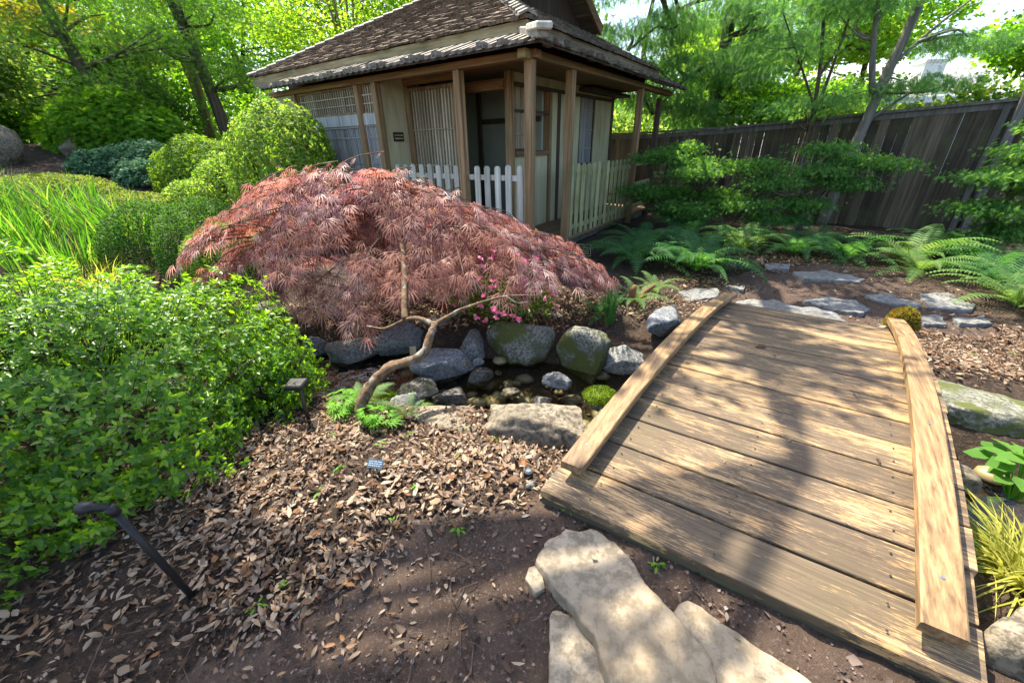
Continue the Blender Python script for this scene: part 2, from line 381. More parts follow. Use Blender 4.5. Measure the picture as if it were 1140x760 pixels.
# ------------------------------------------------------------------ terrain
STREAM = np.array([(-6.5,4.6),(-3.6,3.5),(-2.3,3.15),(-1.5,3.03),(-.7,2.86),(0,2.80),(.55,2.588),(1.1,2.35),(1.7,1.95),(2.3,1.5),(2.9,1.12),(3.8,.75),(6,.2)])
SW = .42
def stream_dist(x, y):
    P = np.stack([x, y], -1); best = np.full(x.shape, 1e9)
    for a, b in zip(STREAM[:-1], STREAM[1:]):
        ab = b-a; t = np.clip(((P-a)@ab)/(ab@ab), 0, 1)
        d = np.linalg.norm(P-(a+t[..., None]*ab), axis=-1); best = np.minimum(best, d)
    return best
def sstep(a, b, x):
    t = np.clip((x-a)/(b-a), 0, 1); return t*t*(3-2*t)
def H(x, y):
    x = np.asarray(x, float); y = np.asarray(y, float)
    d = stream_dist(x, y)
    z = .03*np.sin(1.7*x+.4)*np.cos(1.3*y) + .012*np.sin(5.1*x+2*y)*np.cos(4.3*y-x)
    z = z*sstep(-.5, 2.5, np.hypot(x, y))
    z = z + .06*sstep(3.4, 5.0, y)*sstep(4.5, 2.0, x)
    hill = np.clip((-(x+4.2))*.55+(y-5.5)*.30, 0, None)*sstep(-2.5, -5.5, x)
    z = z + np.minimum(hill*.30, 1.75)
    z = z + .10*sstep(.75, 1.3, d)*sstep(2.2, 1.3, d)
    z = z - (.32+0*z)*sstep(SW+.24, SW-.14, d)
    return z
def Hs(x, y): return float(H(np.array([x]), np.array([y]))[0])

def axis(a, b, step, lo, hi, g=1.13):
    mid = list(np.arange(a, b+1e-6, step)); s = step; p = a; L = []
    while p > lo: s *= g; p -= s; L.append(p)
    s = step; p = b; U = []
    while p < hi: s *= g; p += s; U.append(p)
    return np.array(L[::-1]+mid+U)
gx = axis(-4, 5.2, .045, -220, 220); gyv = axis(.1, 6.2, .045, -120, 260)
X, Y = np.meshgrid(gx, gyv); Z = H(X, Y)
near = (np.abs(X) < 8) & (Y < 9) & (Y > -1)
jit = RN.normal(0, .006, Z.shape)*near
Z = Z + jit
nx, ny = len(gx), len(gyv)
idx = np.arange(nx*ny).reshape(ny, nx)
Q = np.stack([idx[:-1,:-1], idx[:-1,1:], idx[1:,1:], idx[1:,:-1]], -1).reshape(-1, 4)
GV = np.stack([X, Y, Z], -1).reshape(-1, 3)
g = mesh_np('ground', GV, Q, M['ground'], smooth=True); tag(g, kind='structure')

def path_mask(x, y):
    n = .10*np.sin(4*x+3*y)+.06*np.sin(9*x-5*y)+.05*np.sin(17*y+11*x)
    # near path, in front of the bridge
    a = (np.interp(x, [-2.2,-1.3,-1.0,-.7,-.45,-.1,.3], [.45,.70,.84,1.0,1.22,1.36,1.42]) + n*.35 - y)
    a = np.where(x > .25, 1.55 - .62*(x-.2) + n*.2 - y, a)
    # path beyond the bridge
    t = (x-2.2)
    c = 3.75+.14*t
    b = .62 + .25*np.clip(t, 0, 2) - np.abs(y-c-.25) + n*.8
    b = np.where(x < 2.35, -1, b)
    return np.maximum(a, b)
cx = X.reshape(-1)[Q].mean(1); cy = Y.reshape(-1)[Q].mean(1)
sel = (path_mask(cx, cy) > 0) & (np.abs(cx) < 9) & (cy > -4) & (cy < 7)
fq = Q[sel]; used, inv = np.unique(fq, return_inverse=True)
pv = GV[used].copy(); pv[:, 2] += .004
p_ = mesh_np('path', pv, inv.reshape(-1, 4), M['path'], smooth=True); tag(p_, kind='structure')

# water sheet in the channel
wm = (stream_dist(cx, cy) < SW+.16) & (cx > -6.3) & (cx < 5.8)
fq = Q[wm]; used, inv = np.unique(fq, return_inverse=True)
wv = GV[used].copy(); wv[:, 2] = -.185
w_ = mesh_np('water', wv, inv.reshape(-1, 4), M['water'], smooth=True); tag(w_, kind='structure')

# ------------------------------------------------------------------ rocks
def ico(sub):
    import bmesh
    bm = bmesh.new(); bmesh.ops.create_icosphere(bm, subdivisions=sub, radius=1)
    v = np.array([x.co[:] for x in bm.verts]); f = np.array([[l.index for l in q.verts] for q in bm.faces]); bm.free(); return v, f
ICO = {k: ico(k) for k in (2, 3, 4, 5)}
def rock_verts(seed, sub=4, rough=.22, planes=6, flat=None):
    r = np.random.default_rng(seed); v, f = ICO[sub]; v = v.copy()
    off = Vector(r.uniform(-50, 50, 3))
    n = np.array([noise.fractal(Vector(p)*1.1+off, 1.0, 2.0, 3) for p in v])
    v = v*(1+rough*n)[:, None]
    for i in range(planes):
        d = r.normal(size=3); d /= np.linalg.norm(d); h = r.uniform(.5, .82)
        e = v@d-h; m = e > 0; v[m] -= np.outer(e[m]*.95, d)
    if flat is not None:
        e = v[:, 2]-flat; m = e > 0; v[m, 2] -= e[m]*.85
    n2 = np.array([noise.fractal(Vector(p)*5+off, 1.0, 2.0, 4) for p in v])
    v *= (1+.05*n2)[:, None]
    return v, f
def rock(x, y, w, d, h, label, mat='rock', rz=0, seed=0, flat=None, zoff=0, name='rock', cat='rock', sub=4, z=None, planes=10, sink=.4, group='stones along the stream', top=None):
    v, f = rock_verts(seed*7+3, sub, planes=planes, flat=flat)
    v = v-(v.max(0)+v.min(0))/2; v = v/(v.max(0)-v.min(0))
    v = v*np.array([w, d, h])
    base = Hs(x, y) if z is None else z
    o = mesh_np(name, v, f, M[mat], smooth=True)
    o.location = (x, y, top-h/2 if top is not None else base+h*(.5-sink)+zoff); o.rotation_euler = (R_.uniform(-.08,.08), R_.uniform(-.08,.08), rz)
    return tag(o, label, cat, group)

W0 = -.185
def sr(x, y, w, d, h, label, mat='rock', rz=0, seed=0, **k):
    if y > 2.9: w, d, h = w*1.17, d*1.1, h*1.17
    k.setdefault('z', W0); k.setdefault('sink', .3)
    return rock(x, y, w, d, h, label, mat, rz, seed, **k)
# far bank, from the maple's shade to the bridge
sr(-1.88,3.47,.22,.2,.2,'small round grey stone at the upstream end of the far bank row','rockblue',.3,1)
sr(-1.50,3.37,.45,.3,.17,'low flat grey rock between the round stone and the big slanted rock','rock',.1,2,flat=.4)
sr(-1.08,3.50,.46,.34,.34,'slanted blue grey boulder behind the wooden stake','rockblue',.5,3)
sr(-.62,3.72,.46,.34,.30,'grey boulder set back behind the crooked maple branch','rock',.1,4)
sr(-.62,3.05,.52,.36,.22,'pale flat topped rock lying in the stream under the maple branch','rockblue',.4,5,flat=.35)
sr(-.36,3.34,.33,.28,.30,'dark rounded rock at the water edge, upstream of the largest bank boulder','rock',.9,6)
sr(.06,3.36,.60,.42,.42,'large angular grey boulder on the far bank, mossy at its waterline','rockmoss',-.4,7,planes=9)
sr(.46,3.72,.34,.28,.32,'grey rock set back between the large boulder and the triangular one','rock',.2,8)
sr(.62,3.12,.40,.30,.44,'triangular mossy boulder standing upright at the water edge','rockmoss',-.3,9,planes=11)
sr(1.14,3.62,.38,.32,.34,'rounded mossy rock below the rusty stemmed fern','rockmoss',.3,10)
sr(.96,3.03,.38,.26,.26,'block shaped grey rock against the upstream rail of the bridge','rock',-.5,11,planes=10)
rock(1.40,3.33,.62,.26,.22,'long slanted blue grey slab beside the far end of the upstream rail','rockblue',.8,12,flat=.5,sink=.3)
sr(.36,2.78,.26,.16,.15,'small smooth blue grey stone sticking out of the stream','rockblue',-.45,13,planes=2,sink=.2)
o = sr(.66,2.52,.24,.22,.16,'stone capped with bright green moss beside the bridge','rockmoss',.2,14,sink=.25)
sr(-.44,3.06,.13,.10,.11,'small pale rounded stone beside the flat topped stream rock','rocktan',.1,15,planes=2,sink=.15,sub=3)
sr(-.31,3.12,.10,.08,.09,'tiny grey stone next to the pale rounded one','rock',.7,16,planes=2,sink=.15,sub=3)
sr(-.28,2.93,.20,.16,.12,'dark wet stone mid stream below the largest bank boulder','rockwet',.2,17,sink=.4,sub=3)
sr(-.78,2.72,.34,.24,.16,'broad dark wet stone under the bend of the maple trunk','rockwet',.3,18,sink=.4)
sr(-.50,2.62,.30,.2,.14,'wet brown rock at the near edge of the stream','rockwet',-.2,19,sink=.4)
sr(-.02,2.72,.17,.13,.07,'orange brown flat stone lying under shallow water','rocktan',.2,20,sink=.75,sub=3)
sr(.22,2.55,.20,.16,.10,'submerged olive stone beside the blue grey one','rockwet',.6,21,sink=.5,sub=3)
rock(.13,1.98,.68,.62,.40,'large pale flat topped boulder beside the near end of the bridge','rocktan',.35,22,flat=.8,top=.155,sub=5,planes=4)
rock(-.47,2.14,.66,.36,.22,'low broad boulder half covered by dry leaves','rocktan',-.1,23,flat=.5,top=.03)
rock(-.78,2.40,.30,.22,.24,'small grey boulder just behind the foot of the crooked trunk','rock',.3,24,sink=.4)
rock(-1.02,2.62,.42,.26,.16,'low stone under the bright moss cushion','rockmoss',.2,25,sink=.4)
rock(-2.6,3.9,.4,.3,.25,'grey stone deep in the maple shade','rock',.2,26)
rock(-1.9,3.95,.35,.3,.22,'small stone behind the round one under the maple','rockmoss',.5,27)
rock(.95,4.6,.45,.3,.22,'grey stone half hidden behind the hanging tips of the maple','rock',.2,28,flat=.4)
# downstream side
rock(3.02,2.02,1.0,.55,.5,'large pale flat topped boulder over the dark hollow downstream','rockmoss',-.7,31,flat=.4,top=.12,sub=5,planes=4)
rock(1.77,.66,.62,.42,.34,'pale boulder at the near downstream corner of the bridge','rocktan',-.5,32,flat=.4,sink=.4)
sr(2.33,1.62,.20,.14,.12,'smooth grey stone at the foot of the big downstream boulder','rock',.2,33,planes=2,sink=.2,sub=3)
sr(2.52,1.66,.22,.18,.14,'brown grey stone beside the leafy plant downstream','rocktan',.8,34,planes=3,sink=.2,sub=3)
rock(2.15,1.22,.46,.34,.22,'boulder under the yellow green moss mat','rockmoss',.4,35,sink=.45,zoff=.05)
# distant boulders
rock(-10.2,10.6,.75,.6,.6,'pair like brown boulder beside the blue junipers','rocktan',.2,36,sink=.2,group=None)
rock(-10.75,9.1,1.3,1.1,1.15,'big grey boulder at the edge of the shrubbery by the yellow ground cover','rocktan',.6,37,sink=.3,group=None)
rock(.08,1.44,.07,.05,.04,'small grey stone beside the black ground lamp','rock',.6,38,sink=.2,sub=3,group=None)

# pebbles on the stream bed
PEB = [rock_verts(900+i, 2, .12, 2) for i in range(6)]
pm = []
for v, f in PEB:
    ob = mesh_np('pebble', v*np.array([1,.78,.5]), f, M['pebble'], smooth=True); pm.append(ob.data); bpy.data.objects.remove(ob)
cnt = 0
while cnt < 260:
    s = R_.uniform(0, 1); x = R_.uniform(-2.1, 1.4) if R_.random() < .93 else R_.uniform(2.0, 2.9)
    y = R_.uniform(2.1, 3.5) if x < 1.5 else R_.uniform(.9, 1.8)
    if stream_dist(np.array([x]), np.array([y]))[0] > .44: continue
    o = bpy.data.objects.new('pebble', R_.choice(pm)); COL.objects.link(o)
    k = R_.choice([.022,.028,.035,.045,.055,.07,.09]) 
    o.scale = (k, k, k); o.location = (x, y, Hs(x, y)+k*.3); o.rotation_euler = (0, 0, R_.uniform(0, 6.3))
    tag(o, 'small pebble lying on the bed of the shallow stream', 'pebble', 'pebbles on the stream bed'); cnt += 1

# ------------------------------------------------------------------ slabs
def slab(poly, th, label, mat, seed, name, cat, group=None, sink=.02, rough=.012, zbase=None):
    poly = np.array(poly, float); c = poly.mean(0)
    if name == 'paving_slab': poly = c+(poly-c)*1.05
    n = 72; L = np.linalg.norm(np.roll(poly, -1, 0)-poly, axis=1); cum = np.concatenate([[0], np.cumsum(L)]); tot = cum[-1]
    out = []
    for i in range(n):
        t = tot*i/n; k = np.searchsorted(cum, t, 'right')-1; u = (t-cum[k])/L[k]
        out.append(poly[k]*(1-u)+poly[(k+1) % len(poly)]*u)
    out = np.array(out)
    for _ in range(1): out = (np.roll(out, 1, 0)+2*out+np.roll(out, -1, 0))/4
    r = np.random.default_rng(seed); off = Vector(r.uniform(-40, 40, 3))
    for i in range(n):
        d = (out[i]-c); out[i] = c+d*(1+.10*noise.fractal(Vector((*(out[i]*9), 0))+off, .8, 2, 4))
    rings = [1.01, 1.0, .99, .97, .92, .78, .66, .52, .38, .24, .1]
    zf = [-.3, .6, .88, .97, 1, 1, 1, 1, 1, 1, 1]
    V = []; 
    zb = Hs(*c) if zbase is None else zbase
    for s, zz in zip(rings, zf):
        for p in out:
            q = c+(p-c)*s
            h = th*zz + (rough*noise.fractal(Vector((*(q*6), 0))+off, 1, 2, 5) + .35*rough*noise.fractal(Vector((*(q*28), 3))+off, .8, 2, 3) if zz > .5 else 0)
            V.append((q[0]-c[0], q[1]-c[1], h-sink))
    V.append((0, 0, th-sink)); nr = len(rings); F = []
    for k in range(nr-1):
        for i in range(n):
            j = (i+1) % n; F.append((k*n+i, k*n+j, (k+1)*n+j, (k+1)*n+i))
    for i in range(n): F.append(((nr-1)*n+i, (nr-1)*n+(i+1) % n, nr*n))
    mb = MB(); mb.v = V; mb.f = F
    o = mb.build(name, M[mat], smooth=True); o.location = (c[0], c[1], zb)
    return tag(o, label, cat, group)
slab([(.085,1.03),(.14,1.12),(.2,1.165),(.27,1.175),(.335,1.165),(.40,1.11),(.45,1.02),(.49,.91),(.55,.80),(.60,.68),(.60,.5),(.36,.42),(.285,.62),(.245,.76),(.20,.86),(.135,.93)], .07, 'largest pale sandstone slab on the path before the bridge', 'slab', 1, 'paving_slab', 'paving stone')
slab([(.12,.855),(.15,.885),(.197,.862),(.245,.765),(.288,.645),(.36,.43),(.2,.36),(.10,.5),(.105,.68)], .06, 'narrow sandstone slab split off along a mossy crack', 'slab', 2, 'paving_slab', 'paving stone')
slab([(.552,.825),(.62,.855),(.72,.775),(.80,.69),(.90,.60),(1.0,.45),(.655,.36),(.605,.5),(.588,.68)], .06, 'grey sandstone slab tucked against the bridge front', 'slab', 3, 'paving_slab', 'paving stone')
slab([(.035,.985),(.05,1.03),(.075,1.035),(.10,1.0),(.105,.945),(.07,.93)], .035, 'fist sized chip of sandstone at the corner of the largest slab', 'slab', 4, 'paving_slab', 'paving stone', rough=.006)
steps = [([(2.42,4.03),(2.79,4.06),(3.25,3.63),(3.16,3.4),(2.98,3.27),(2.34,3.66)], 'largest stepping stone, touching the far end of the bridge'),
 ([(3.58,4.91),(4.13,4.95),(4.26,4.57),(4.13,4.51),(3.55,4.68)], 'long thin stepping stone near the ferns at the back of the path'),
 ([(3.13,3.99),(3.48,4.11),(3.68,3.94),(3.66,3.76),(3.45,3.6),(3.24,3.78)], 'rounded stepping stone behind the one touching the bridge'),
 ([(3.88,4.12),(4.16,4.16),(4.25,3.83),(4.12,3.73),(3.89,3.95)], 'slim stepping stone between the two rounded ones behind the moss clump'),
 ([(4.48,4.11),(4.85,4.15),(4.78,3.8),(4.57,3.64),(4.29,3.77)], 'broad stepping stone close to the fern that overhangs the path'),
 ([(3.96,3.6),(4.18,3.56),(4.06,3.36),(3.86,3.38)], 'small blue grey stone right behind the moss clump'),
 ([(4.25,3.5),(4.57,3.52),(4.47,3.33),(4.17,3.35)], 'last flat stone at the edge of the leaf litter'),
 ([(3.24,3.26),(3.52,3.34),(3.45,3.1),(3.22,3.06)], 'tan stone wedged behind the end of the bridge by the moss clump'),
 ([(3.53,5.42),(3.89,5.39),(3.68,5.1),(3.44,5.16)], 'pale sunlit stone under the edge of the large fern clump'),
 ([(1.95,4.41),(2.46,4.48),(2.32,4.18),(1.87,3.97)], 'flat stone beside the tip of the upstream rail'),
 ([(2.55,4.5),(2.78,4.5),(2.66,4.32)], 'little stone between the upstream rail tip and the large fern')]
for i, (p, l) in enumerate(steps):
    slab(p, .05, l, 'step' if i != 7 else 'slab', 20+i, 'stepping_stone', 'stepping stone', 'stepping stones beyond the bridge', rough=.02, sink=.01)

# ------------------------------------------------------------------ bridge (bilinear plan, arched deck)
A, B, C_, D = [np.array(q) for q in ((.150,1.305),(1.285,.575),(2.085,3.635),(3.155,2.885))]
yaw = math.atan2(*(((B-A)+(D-C_))/2)[::-1])
br = thing('wooden_bridge', 'low arched timber footbridge with plank deck and two kerb rails over the stream', 'bridge', (A[0], A[1], 0), yaw)
cy_, sy_ = math.cos(-yaw), math.sin(-yaw)
def bl(s, t):
    p = (A*(1-s)+B*s)*(1-t)+(C_*(1-s)+D*s)*t - A
    return p[0]*cy_-p[1]*sy_, p[0]*sy_+p[1]*cy_
def arch(t): return .185+.155*4*t*(1-t)+.01*t
def bpt(s, t, dz): 
    x, y = bl(s, t); return (x, y, arch(t)+dz)
mb = MB(); NP = 15; gap = .0016
for i in range(NP):
    t0, t1 = i/NP+gap, (i+1)/NP-gap
    segs = 6; dz = R_.uniform(-.003, .003); e0 = R_.uniform(-.008, .008); e1 = R_.uniform(-.008, .008); rows = []
    n0 = len(mb.v)
    for k in range(segs+1):
        s = (-.035+e0)*(1-k/segs)+(1.035+e1)*k/segs
        w = .0012*math.sin(7*s+i); b = .003
        for (t, z) in ((t0, -.042), (t0, -b), (t0+.001, 0), (t1-.001, 0), (t1, -b), (t1, -.042)):
            mb.v.append(bpt(s, t, z+dz+w))
    for k in range(segs):
        for j in range(6):
            a = n0+k*6+j; c = n0+k*6+(j+1) % 6; mb.f.append((a, a+6, c+6, c))
    mb.f.append(tuple(n0+j for j in range(6))); mb.f.append(tuple(n0+segs*6+j for j in reversed(range(6))))
mb.build('deck', M['deck'], br)
def rail(s0, s1, z0, z1, ta, tb, name, n=22):
    mb = MB(); 
    for k in range(n+1):
        t = ta+(tb-ta)*k/n; b = .004; ds = .004
        for (s, z) in ((s0, z0), (s1, z0), (s1, z1-b), (s1-ds, z1), (s0+ds, z1), (s0, z1-b)): mb.v.append(bpt(s, t, z))
    for k in range(n):
        for j in range(6):
            a = k*6+j; c = k*6+(j+1) % 6; mb.f.append((a, c, c+6, a+6))
    mb.f.append(tuple(range(5, -1, -1))); mb.f.append(tuple(n*6+j for j in range(6)))
    return mb.build(name, M['rail'], br)
for (s0, s1, ta, tb) in ((-.005, .073, .035, 1.0), (.905, .985, .02, 1.0)):
    rl = rail(s0, s1, .055, .095, ta, tb, 'kerb_rail')
    for k in range(4):
        sm = MB()
        t = .08+.28*k; x, y, z = bpt((s0+s1)/2, t, .0957)
        n0 = len(sm.v)
        for q in range(8): sm.v.append((x+.007*math.cos(q*math.pi/4), y+.007*math.sin(q*math.pi/4), z))
        sm.f.append(tuple(range(n0, n0+8)))
        sm.build('screw', M['screw'], rl)
    for k in range(5):
        t = ta+.03+(tb-ta-.07)*k/4; b = MB(); dt = .017; sa, sb = s0+.025, s1-.02
        b.hexa([bpt(sa, t-dt, .0), bpt(sb, t-dt, .0), bpt(sb, t+dt, .0), bpt(sa, t+dt, .0), bpt(sa, t-dt, .055), bpt(sb, t-dt, .055), bpt(sb, t+dt, .055), bpt(sa, t+dt, .055)])
        b.build('rail_block', M['fasciax'], br)
nv = [(.0045*math.cos(q*math.pi/3), .0045*math.sin(q*math.pi/3), 0) for q in range(6)]
nmesh = bpy.data.meshes.new('nail_head'); nmesh.from_pydata(nv, [], [tuple(range(6))]); nmesh.materials.append(M['black'])
for i in range(NP):
    for s in (.13, .5, .87):
        for dt in (.27, .73):
            x, y, z = bpt(s+R_.uniform(-.006,.006), (i+dt)/NP, .0055)
            o = bpy.data.objects.new('nail_head', nmesh); COL.objects.link(o); o.parent = br; o.location = (x, y, z)
for t, nm in ((.004, 'front_board'), (.996, 'back_board')):
    b = MB(); sg = 1 if t < .5 else -1
    b.hexa([(*bl(-.03, t+sg*.0)[:2], -.08), (*bl(1.03, t)[:2], -.08), (*bl(1.03, t+sg*.012)[:2], -.08), (*bl(-.03, t+sg*.012)[:2], -.08),
            bpt(-.03, t, -.045), bpt(1.03, t, -.045), bpt(1.03, t+sg*.012, -.045), bpt(-.03, t+sg*.012, -.045)])
    b.build(nm, M['fascib'], br)
for s in (.03, .5, .97):
    b = MB(); n = 16
    for k in range(n+1):
        t = .02+.96*k/n
        for (ds, z) in ((-.02, -.2), (.02, -.2), (.02, -.0435), (-.02, -.0435)): b.v.append(bpt(s+ds, t, z))
    for k in range(n):
        for j in range(4):
            a = k*4+j; c = k*4+(j+1) % 4; b.f.append((a, c, c+4, a+4))
    b.f.append((3,2,1,0)); b.f.append(tuple(n*4+j for j in range(4)))
    b.build('arched_beam', M['fascib'], br)

# ------------------------------------------------------------------ tea house (local x = into depth along the right side, y = along the left front)
AU = rad(54.5); HX, HY = .28, 5.69
hs = thing('tea_house', 'rustic timber tea house with cream walls, corner porch and layered shake roof', 'tea house', (HX, HY, 0), AU)
def hw(u, v): return (HX+u*math.cos(AU)-v*math.sin(AU), HY+u*math.sin(AU)+v*math.cos(AU))
def bx(name, a, b, mat, par=hs, bev=.004): return MB().box(a, b).build(name, M[mat], par, bevel=bev)
bx('foundation', (.08,.08,-.3), (5.2,6.2,.16), 'stonebase')
bx('porch_floor', (-.02,-.02,.163), (5.25,6.25,.22), 'beamx')
ps = .055
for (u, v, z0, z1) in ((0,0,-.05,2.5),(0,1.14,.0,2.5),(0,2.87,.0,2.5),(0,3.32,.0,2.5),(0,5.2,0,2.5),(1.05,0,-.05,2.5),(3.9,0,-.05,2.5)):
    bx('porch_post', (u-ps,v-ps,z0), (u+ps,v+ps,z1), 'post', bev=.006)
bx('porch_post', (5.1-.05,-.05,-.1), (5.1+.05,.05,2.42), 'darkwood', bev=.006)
# eave beams
bx('eave_beam', (-.07,-.12,2.502), (.07,6.0,2.585), 'beam')
bx('eave_beam', (.073,-.07,2.504), (5.75,.07,2.587), 'beamx')
# corner block with round end
bx('beam_end', (-.19,-.055,2.49), (-.072,.055,2.583), 'fascia')
# inner posts on the wall lines
for (u, v) in ((1.05,1.05),(5.02,1.05),(1.05,2.87)):
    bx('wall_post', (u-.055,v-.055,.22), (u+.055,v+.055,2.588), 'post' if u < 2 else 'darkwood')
bx('door_header', (.97,-.0+1.11,2.36), (1.13,2.81,2.5), 'beam')
# right side wall at v=1.05
W = .04
def wallr(u0, u1, z0, z1, mat='plaster', nm='wall', dy=0.0): bx(nm, (u0, 1.05-W+dy, z0), (u1, 1.05+W+dy, z1), mat, bev=0)
wallr(1.107,5.2,2.46,2.588)
wallr(1.107,2.16,.22,1.42)
bx('window_sill', (1.107,.955,1.423), (2.16,1.10,1.50), 'beamx')
wallr(2.30,2.50,.22,2.457); wallr(2.58,2.86,.22,2.457); wallr(2.96,3.4,.22,2.457)
wallr(3.4,4.12,.22,1.18); wallr(4.12,4.96,.22,2.457)
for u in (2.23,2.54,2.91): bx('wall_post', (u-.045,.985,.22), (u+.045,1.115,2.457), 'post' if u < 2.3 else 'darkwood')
bx('wall_rail', (1.107,.98,2.40), (5.0,1.005,2.457), 'darkwood')
bx('window_hood', (3.3,.72,2.49), (5.3,1.004,2.545), 'darkwood')
bx('wall_rail', (1.107,.985,2.06), (2.16,1.0,2.10), 'darkwood')
def lattice(name, plane, c, a0, a1, z0, z1, n, hz_, mat, frame='beamx', bw=.012, back=None, fw=.035, parent=hs):
    """vertical bars in a frame; plane 'u' or 'v' constant c"""
    def q(a, z, o): return (c+o, a, z) if plane == 'u' else (a, c+o, z)
    def bb(mbx, aa, ab, za, zb, o0, o1):
        p, r = q(aa, za, o0), q(ab, zb, o1)
        mbx.box(tuple(min(i, j) for i, j in zip(p, r)), tuple(max(i, j) for i, j in zip(p, r)))
    f = MB(); 
    bb(f, a0, a0+fw, z0, z1, -.03, .03); bb(f, a1-fw, a1, z0, z1, -.03, .03)
    bb(f, a0+fw, a1-fw, z0, z0+fw, -.03, .03); bb(f, a0+fw, a1-fw, z1-fw, z1, -.03, .03)
    fo = f.build(name, M[frame], parent, bevel=.003)
    b = MB()
    for i in range(n):
        a = a0+fw+(a1-a0-2*fw)*(i+.5)/n; bb(b, a-bw, a+bw, z0+fw, z1-fw, -.012, .012)
    for z in hz_: bb(b, a0+fw, a1-fw, z-.009, z+.009, -.022, -.0125)
    b.build('lattice_bars', M[mat], fo)
    if back:
        k = MB(); bb(k, a0+fw, a1-fw, z0+fw, z1-fw, .035, .05); k.build('backing_panel', M[back], fo)
    return fo
lattice('window', 'v', 1.05, 1.107, 1.62, 1.503, 2.455, 9, (1.75,2.1), 'lath', 'darkwood', .008)
lattice('window', 'v', 1.05, 3.42, 4.10, 1.185, 2.455, 14, (1.5,1.85,2.2), 'greylath', 'darkwood', .007)
# sliding lattice door and cream return wall
lattice('sliding_door', 'u', .6, 1.74, 2.80, .23, 2.46, 14, (.75,1.3,1.85), 'lath', 'post', .015, 'plaster', .05)
bx('door_frame', (.56,2.803,.22), (.64,2.867,2.5), 'post'); bx('door_frame', (.56,1.66,.22), (.64,1.737,2.5), 'post'); bx('door_head', (.56,1.66,2.503), (.64,2.867,2.588), 'beam')
bx('wall', (.06,2.87,.22), (.60,2.93,2.588), 'plaster', bev=0)
# interior seen past the door
bx('wall', (2.1,1.10,.22), (2.16,5.8,2.588), 'plasterin', bev=0)
bx('wall', (.66,2.95,.22), (2.1,3.0,2.588), 'plasterin', bev=0)
bx('wall_post', (2.04,2.44,.22), (2.098,2.53,2.585), 'darkwood'); bx('wall_rail', (2.045,1.1,1.96), (2.097,2.43,2.04), 'darkwood')
bx('wall_post', (2.04,1.3,.22), (2.098,1.37,1.955), 'darkwood')
bx('ceiling', (.1,.1,2.591), (5.2,6.2,2.60), 'beamx', bev=0)
# left wing: lattice over grey boards
bx('wall', (.0,3.375,.22), (.06,5.9,1.2), 'plaster', bev=0)
bx('wall_band', (-.02,3.375,1.93), (.07,5.9,2.10), 'greylath')
lattice('window', 'u', .03, 3.377, 5.14, 2.103, 2.50, 26, (2.24,2.36), 'lath', 'post', .009, 'darkwood', .03)
lattice('window', 'u', .03, 3.377, 5.14, 1.203, 1.927, 36, (1.35,1.75), 'greylath', 'greylath', .009, 'darkwood', .03)
lattice('window', 'u', .03, 2.925, 3.265, 2.103, 2.50, 5, (2.24,2.36), 'lath', 'post', .009, 'darkwood', .02)
lattice('window', 'u', .03, 2.925, 3.265, 1.203, 1.927, 8, (1.35,1.75), 'greylath', 'greylath', .009, 'darkwood', .02)
bx('wall_band', (-.02,2.925,1.93), (.07,3.265,2.10), 'greylath'); bx('wall', (.0,2.933,.22), (.055,3.265,1.2), 'plaster', bev=0)
bx('wall', (.0,5.255,1.203), (.06,5.9,1.927), 'plaster', bev=0); bx('wall', (.0,5.255,2.103), (.06,5.9,2.5), 'plaster', bev=0)
bx('wall', (.06,5.84,.22), (5.1,5.9,2.588), 'plaster', bev=0); bx('wall', (5.1,1.1,.22), (5.16,5.9,2.588), 'plaster', bev=0)
# wall plaque with two unreadable lines
pq = bx('wall_plaque', (.22,2.852,1.68), (.44,2.868,1.82), 'plaque')
k = MB()
for z in (1.775,1.725):
    u = .245
    while u < .41:
        w = R_.uniform(.006,.014); k.box((u,2.8502,z-.010), (u+w,2.8515,z+.010)); u += w+R_.choice([.004,.004,.012])
k.build('lettering', M['gold'], pq)

# roof: planes under the shakes
Z0 = 2.97; SL = .52; U0, U1, V0, V1 = .28, 5.5, .22, 7.15; UM = (U0+U1)/2; VL = V1-(UM-U0); ZR = Z0+SL*(UM-U0)
VG = 1.45; ZG = Z0+SL*(VG-V0); VO = 1.12
rf = MB()
def rz_(u, v): return Z0+SL*min(u-U0, U1-u, v-V0, V1-v)
core = [(U0,V0,Z0),(U1,V0,Z0),(U1,V1,Z0),(U0,V1,Z0),(UM,VL,ZR),(UM,VG,ZR),(U0+VG-V0,VG,ZG),(U1-VG+V0,VG,ZG)]
rf.add(core, [(0,6,5,4,3),(3,4,2),(1,2,4,5,7),(0,1,7,6),(6,7,5),(0,3,2,1)])
roof = rf.build('roof', M['darkwood'], hs)
